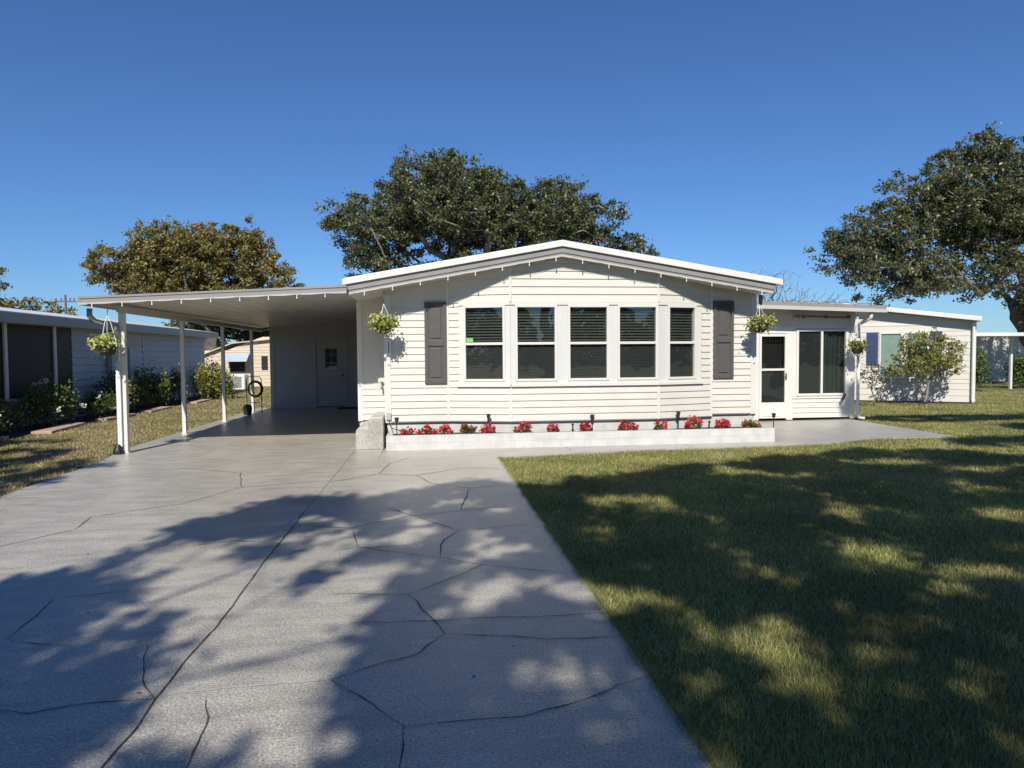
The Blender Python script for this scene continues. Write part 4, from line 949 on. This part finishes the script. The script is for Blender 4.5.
# ------------------------------------------------------------------ shade oaks over the camera: they cast the dappled shade
rng = np.random.default_rng(11)
KX, KY = .235, 1.075      # shadow drift per metre of height (sun direction)
BOUND = [(-3.6,4.6),(-3.03,5.26),(-2.79,5.58),(-2.34,5.88),(-2.36,6.73),(-2.11,7.43),(-1.58,8.06),(-.9,7.84),(-.53,8.06),(-.02,8.4),(.6,8.57),(.9,8.01),(1.26,8.6),(2.3,8.95),(3.62,9.5),(5.54,10.2),(7.05,10.7),(8.23,10.4),(8.89,9.54),(11,9.8),(15,10)]
SP = [(1.82,7.31,.28,.4),(2.36,7.08,.29,.57),(1.6,6.25,.16,.18),(4.0,8.9,.36,.38),(4.77,8.38,.27,.27),(4.04,6.36,.15,.2),(3.28,5.23,.16,.21),(3.45,4.8,.25,.27),(2.73,3.66,.26,.26),(2.41,4.56,.27,.24),(1.73,3.65,.3,.18),(1.74,3.33,.12,.2),(2.46,3.18,.17,.16),(1.31,2.81,.13,.11),(4.01,4.37,.18,.23),(4.17,10.46,.91,.4),(6.71,9.31,.69,.34),(7.29,8.51,.51,.36),(1.46,4.33,.1,.14),(.71,2.73,.12,.09),(.92,4.41,.13,.15),(.37,4.48,.12,.19),
 (-.58,4.44,.2,.32),(-.76,5.29,.2,.22),(-1.33,5.25,.3,.33),(-1.65,4.96,.3,.3),(-1.08,4.04,.42,.45),(-1.0,3.07,.33,.36),(-.78,3.4,.30,.42),(-.43,2.88,.11,.12),(-.72,3.85,.25,.34),(-1.29,3.19,.11,.18),(-1.91,4.42,.16,.17),(-1.33,3.0,.1,.09),(-1.26,4.5,.46,.42),(-.45,5.05,.16,.14),(.1,5.05,.12,.10),(.55,4.75,.12,.10),(.75,5.45,.13,.12),(-.1,6.3,.18,.10),(.6,6.9,.16,.10),(-.9,6.1,.16,.12),(.2,7.5,.22,.10),(-2.2,5.3,.16,.12),(-.27,5.81,.21,.18),(.39,5.66,.19,.15),(-.95,5.57,.2,.2),(-1.45,6.08,.22,.18),(-1.9,5.71,.26,.17),(-.31,6.81,.15,.17),(-1.24,6.75,.13,.16),(5.6,6.0,.3,.3),(3.0,6.1,.15,.15),(6.5,7.2,.3,.25)]
def bound_y(x): return float(np.interp(x, [b[0] for b in BOUND], [b[1] for b in BOUND]))
def shade_points(n, test, x0, x1, y0, y1):
    out = []
    while len(out) < n:
        x, y = rng.uniform(x0,x1), rng.uniform(y0,y1)
        if test(x, y): out.append((x, y))
    return out
def lift(pts, zlo, zhi):
    r = []
    for x, y in pts:
        z = rng.uniform(zlo, zhi); r.append((x-KX*z, y-KY*z, z))
    return np.array(r)
def in_shade(x, y, m=.16):
    drive = x < 1.1
    if y > bound_y(x)-m+.25*mnoise.noise(Vector((x*1.7, y*1.7, 4))): return False
    if mnoise.noise(Vector((x*(2.6 if drive else 2.0), y*(2.0 if drive else 1.5), 7)))+.5*mnoise.noise(Vector((x*6, y*5, 1))) > (.30 if drive else .58): return False
    if mnoise.noise(Vector((x*3.1, y*2.5, 11))) > (.40 if drive else .36): return False
    if not drive and mnoise.noise(Vector((x*4.6, y*4.0, 23))) > .30: return False
    if not drive: m = .05
    for a, b, p, q in SP:
        if ((x-a)/(p+m*.8))**2+((y-b)/(q+m*.8))**2 < 1: return False
    return True
def shade_tree(label, base, fork, pts, leaves, tgn):
    t = thing('shade_oak', base, label, 'tree', 'oaks around the houses')
    sel = pts[rng.choice(len(pts), min(tgn,len(pts)), replace=False)]
    nodes, par = grow_skeleton(base, fork, sel, .3, .7)
    mb = MB(); skeleton_mesh(mb, nodes, par, .28, .006, power=1.1); mb.build('trunk', M['bark'], t, smooth=True)
    m = leaves//len(pts); c = np.repeat(pts, m, 0)+rng.normal(size=(len(pts)*m,3))*np.array([.11,.11,.10])
    np_mesh('crown', leaf_quads(c, .15, .6), M['oakleaf'], 4, t)
allp = shade_points(3000, lambda x,y: in_shade(x,y), -4.6, 12, 1.2, 11)
P3 = lift(allp, 7.0, 10.5)
# split between two trees by side
shade_tree('oak behind the viewpoint that shades the driveway', (-5.6,-9.5,0), (-4.4,-8.6,7.4), P3[P3[:,0] < -1.0], 36000, 110)
shade_tree('oak behind the viewpoint that shades the lawn', (6.0,-10.5,0), (5.4,-9.0,7.4), P3[P3[:,0] >= -1.0], 110000, 190)
def ell_test(es): return lambda x, y: any(((x-a)/p)**2+((y-b)/q)**2 < 1 for a,b,p,q in es)
P4 = lift(shade_points(330, ell_test([(12.2,15.2,1.9,.75),(10.4,15.6,.9,.3),(10.2,11.0,1.2,.7),(13.2,12.9,1.5,.8),(12.3,10.8,1.2,.6),(15.5,15.2,1.6,.7)]), 8, 17, 9, 17), 9.5, 12)
shade_tree('oak off to the right that shades the far lawn', (15.5,1.0,0), (13.2,2.0,6.0), P4, 20000, 50)
P5 = lift(shade_points(170, ell_test([(-6.1,10.6,1.5,1.0),(-7.2,12.2,1.3,.8),(-5.7,9.0,1.2,.8),(-6.6,11.9,1.1,.35),(-8.0,14.2,.9,.5),(-9.0,12.0,1.5,1.5),(-8,9,2,1.5)]), -11, -4.9, 7, 15), 7.0, 9.0)
shade_tree('oak off to the left that shades the side lawn', (-9.5,-.5,0), (-8.4,1.2,5.0), P5, 14000, 35)

# utility pole far away on the left
up = thing('utility_pole', (-38.5,80,0), 'distant utility pole with crossarm above the left neighbour roof', 'pole')
k = MB(); k.tube([(-38.5,80,0),(-38.5,80,8.3)], [.17,.11], 8); k.build('pole', M['wood'], up)
k = MB(); k.box(-39.6,-37.4,79.9,80.0,7.5,7.65)
for x in (-39.4,-38.9,-38.0,-37.6): k.tube([(x,79.95,7.65),(x,79.95,7.95)], .06, 6)
k.build('crossarm', M['wood'], up)
# far woods
n = 150000; ang = rng.uniform(0, 2*math.pi, n)
dist = np.where(np.sin(ang) > .2, 125, 75)+rng.uniform(-6,6,n)
hgt = (4.0+1.6*np.sin(ang*37)+1.2*np.sin(ang*91+1))*np.where(np.sin(ang) > .2, 1, 2.0)
c = np.stack([np.cos(ang)*dist*1.3, np.sin(ang)*dist, rng.random(n)*hgt],1)
tag(np_mesh('far_woods', leaf_quads(c, .8, .7), M['oakleaf'], 4), 'low dark line of woods on the horizon behind the houses', 'woods', kind='stuff')

# ------------------------------------------------------------------ grass blades
def blades(c, h, w, lean=.7):
    n = len(c); a = rng.uniform(0, 2*math.pi, n); t = np.stack([np.cos(a), np.sin(a), np.zeros(n)],1)
    b = rng.uniform(0, 2*math.pi, n); l = np.stack([np.cos(b), np.sin(b), np.zeros(n)],1)*(np.abs(rng.normal(size=n))*lean*h)[:,None]
    up = np.zeros((n,3)); up[:,2] = h
    return np.stack([c-t*w[:,None]*.5, c+t*w[:,None]*.5, c+l+up],1).reshape(-1,3)
def scatter(n, dmin, dmax, inside, a0, a1, gamma=.75):
    d = (dmin**gamma+(dmax**gamma-dmin**gamma)*rng.random(n))**(1/gamma); a = rng.uniform(a0, a1, n)
    x = d*np.sin(a); y = d*np.cos(a); m = inside(x, y); return x[m], y[m], d[m]
def patio_edge(x): return np.interp(x, [1.06,3.63,5.9,7.0,8.04,9.72,9.85,40], [10.785,11.22,11.28,11.5,11.98,11.9,11.9,11.9])
def in_lawn(x, y):
    front = (x > 1.07) & (y < patio_edge(x)-.01) & (x < 9.75)
    right = (x > 9.74) & (y < 33)
    nbx = ((x-O.x)*T.x+(y-O.y)*T.y); nby = ((x-O.x)*N.x+(y-O.y)*N.y)
    return (front | (right & ~((x < 9.92) & (y > 11.9)))) & ~((nbx > -.05) & (nby < .5) & (nbx < 7.3))
x, y, d = scatter(800000, 2.3, 34, in_lawn, R(-3), R(52))
pn = np.array([mnoise.noise(Vector((a*1.1, b*1.1, 0))) for a, b in zip(x[:], y[:])])
h = (.030+.018*rng.random(len(x))+.015*pn)*np.where(d > 9, .95, 1); h = np.clip(h, .015, .07)
w = .0034*(d/3)**.85*(.7+.6*rng.random(len(x)))
tall = rng.random(len(x)) < .02; h[tall] *= 1.6
ne = 26000; ey = 2.3+8.45*rng.random(ne)**1.5
x = np.concatenate([x, 1.045+.05*rng.random(ne)+.02*np.array([mnoise.noise(Vector((0, b*3, 2))) for b in ey])]); y = np.concatenate([y, ey]); pn = np.concatenate([pn, np.zeros(ne)])
h = np.concatenate([h, .028+.03*rng.random(ne)]); w = np.concatenate([w, .0034*(ey/3)**.85])
c = np.stack([x, y, np.full(len(x), -.03)],1)
dry = (rng.random(len(x)) < (.10+.35*np.clip(pn+.15,0,1))).astype(int)
tag(np_mesh('lawn_grass', blades(c, h, w), None, 3, mi=dry, mats=[M['blades'], M['dryblades']]), 'short green lawn grass in front and to the right of the house', 'grass', kind='stuff')
def in_left(x, y): return (x < np.interp(y, [3,8.6,11.2,12,13.2,18,22.3,22.31,40],[-4.98,-4.96,-5.02,-5.16,-5.30,-5.26,-5.28,-4.84,-4.84])-.01) & (x > -8.42) & (y > 7.5) & (y < 38)
x, y, d = scatter(150000, 8.5, 40, in_left, R(-46), R(-6), .6)
pn = np.array([mnoise.noise(Vector((a*.7, b*.7, 5))) for a, b in zip(x, y)])
h = .030+.02*rng.random(len(x)); w = .010*(d/10)**.8*(.7+.6*rng.random(len(x)))
green = (rng.random(len(x)) > (.30+.5*np.clip(pn+.1,0,1)*0+.30*(pn < .05))).astype(int)
dry = 1-green*(pn > -.1)
tag(np_mesh('side_lawn_grass', blades(np.stack([x,y,np.full(len(x),-.03)],1), h, w), None, 3, mi=dry.astype(int), mats=[M['blades'], M['dryblades']]), 'patchy tan and green grass strip left of the carport', 'grass', kind='stuff')

# ------------------------------------------------------------------ light, sky, camera
SUN_EL, SUN_AZ = 41.8, 12.3          # azimuth: degrees from straight behind the camera, to the left
sd_ = Vector((-math.sin(R(SUN_AZ))*math.cos(R(SUN_EL)), -math.cos(R(SUN_AZ))*math.cos(R(SUN_EL)), math.sin(R(SUN_EL))))
sun = bpy.data.lights.new('sun', 'SUN'); sun.energy = 5.0; sun.angle = R(.53); sun.color = (1.0,.94,.84)
so = bpy.data.objects.new('sun', sun); COL.objects.link(so); so.rotation_euler = (-sd_).to_track_quat('-Z','Y').to_euler(); so.location = (-10,-30,30)
wd = bpy.data.worlds.new('World'); scene.world = wd; wd.use_nodes = True; nt = wd.node_tree
sky = nt.nodes.new('ShaderNodeTexSky'); sky.sky_type = 'NISHITA'; sky.sun_disc = False
sky.sun_elevation = R(SUN_EL); sky.sun_rotation = math.atan2(sd_.x, sd_.y); sky.altitude = 0; sky.air_density = 1.0; sky.dust_density = .1; sky.ozone_density = 1.6
bg = nt.nodes['Background']; bg.inputs['Strength'].default_value = .074
mul = nt.nodes.new('ShaderNodeMixRGB'); mul.blend_type = 'MULTIPLY'; mul.inputs['Fac'].default_value = 1; mul.inputs['Color2'].default_value = (.53, .84, 1.30, 1)
nt.links.new(sky.outputs[0], mul.inputs['Color1']); nt.links.new(mul.outputs[0], bg.inputs['Color'])

f, roll = 700.0, .008
yaw = math.atan(82/f); pitch = -math.atan(30/f)
wv = Vector((math.sin(yaw)*math.cos(pitch), math.cos(yaw)*math.cos(pitch), math.sin(pitch)))
rv = Vector((math.cos(yaw), -math.sin(yaw), 0)); uv = rv.cross(wv)
r2 = rv*math.cos(roll)-uv*math.sin(roll); u2 = rv*math.sin(roll)+uv*math.cos(roll)
cam = bpy.data.cameras.new('camera'); cam.sensor_width = 36; cam.lens = f/1024*36; cam.clip_end = 2000; cam.clip_start = .05
co = bpy.data.objects.new('camera', cam); COL.objects.link(co)
co.matrix_world = Matrix(((r2.x,u2.x,-wv.x,0),(r2.y,u2.y,-wv.y,0),(r2.z,u2.z,-wv.z,1.6),(0,0,0,1)))
scene.camera = co
scene.render.engine = 'CYCLES'
vs = scene.view_settings; vs.view_transform = 'Standard'; vs.look = 'None'; vs.gamma = 1; vs.use_curve_mapping = False; vs.exposure = .15
scene.render.resolution_x = 1024; scene.render.resolution_y = 768
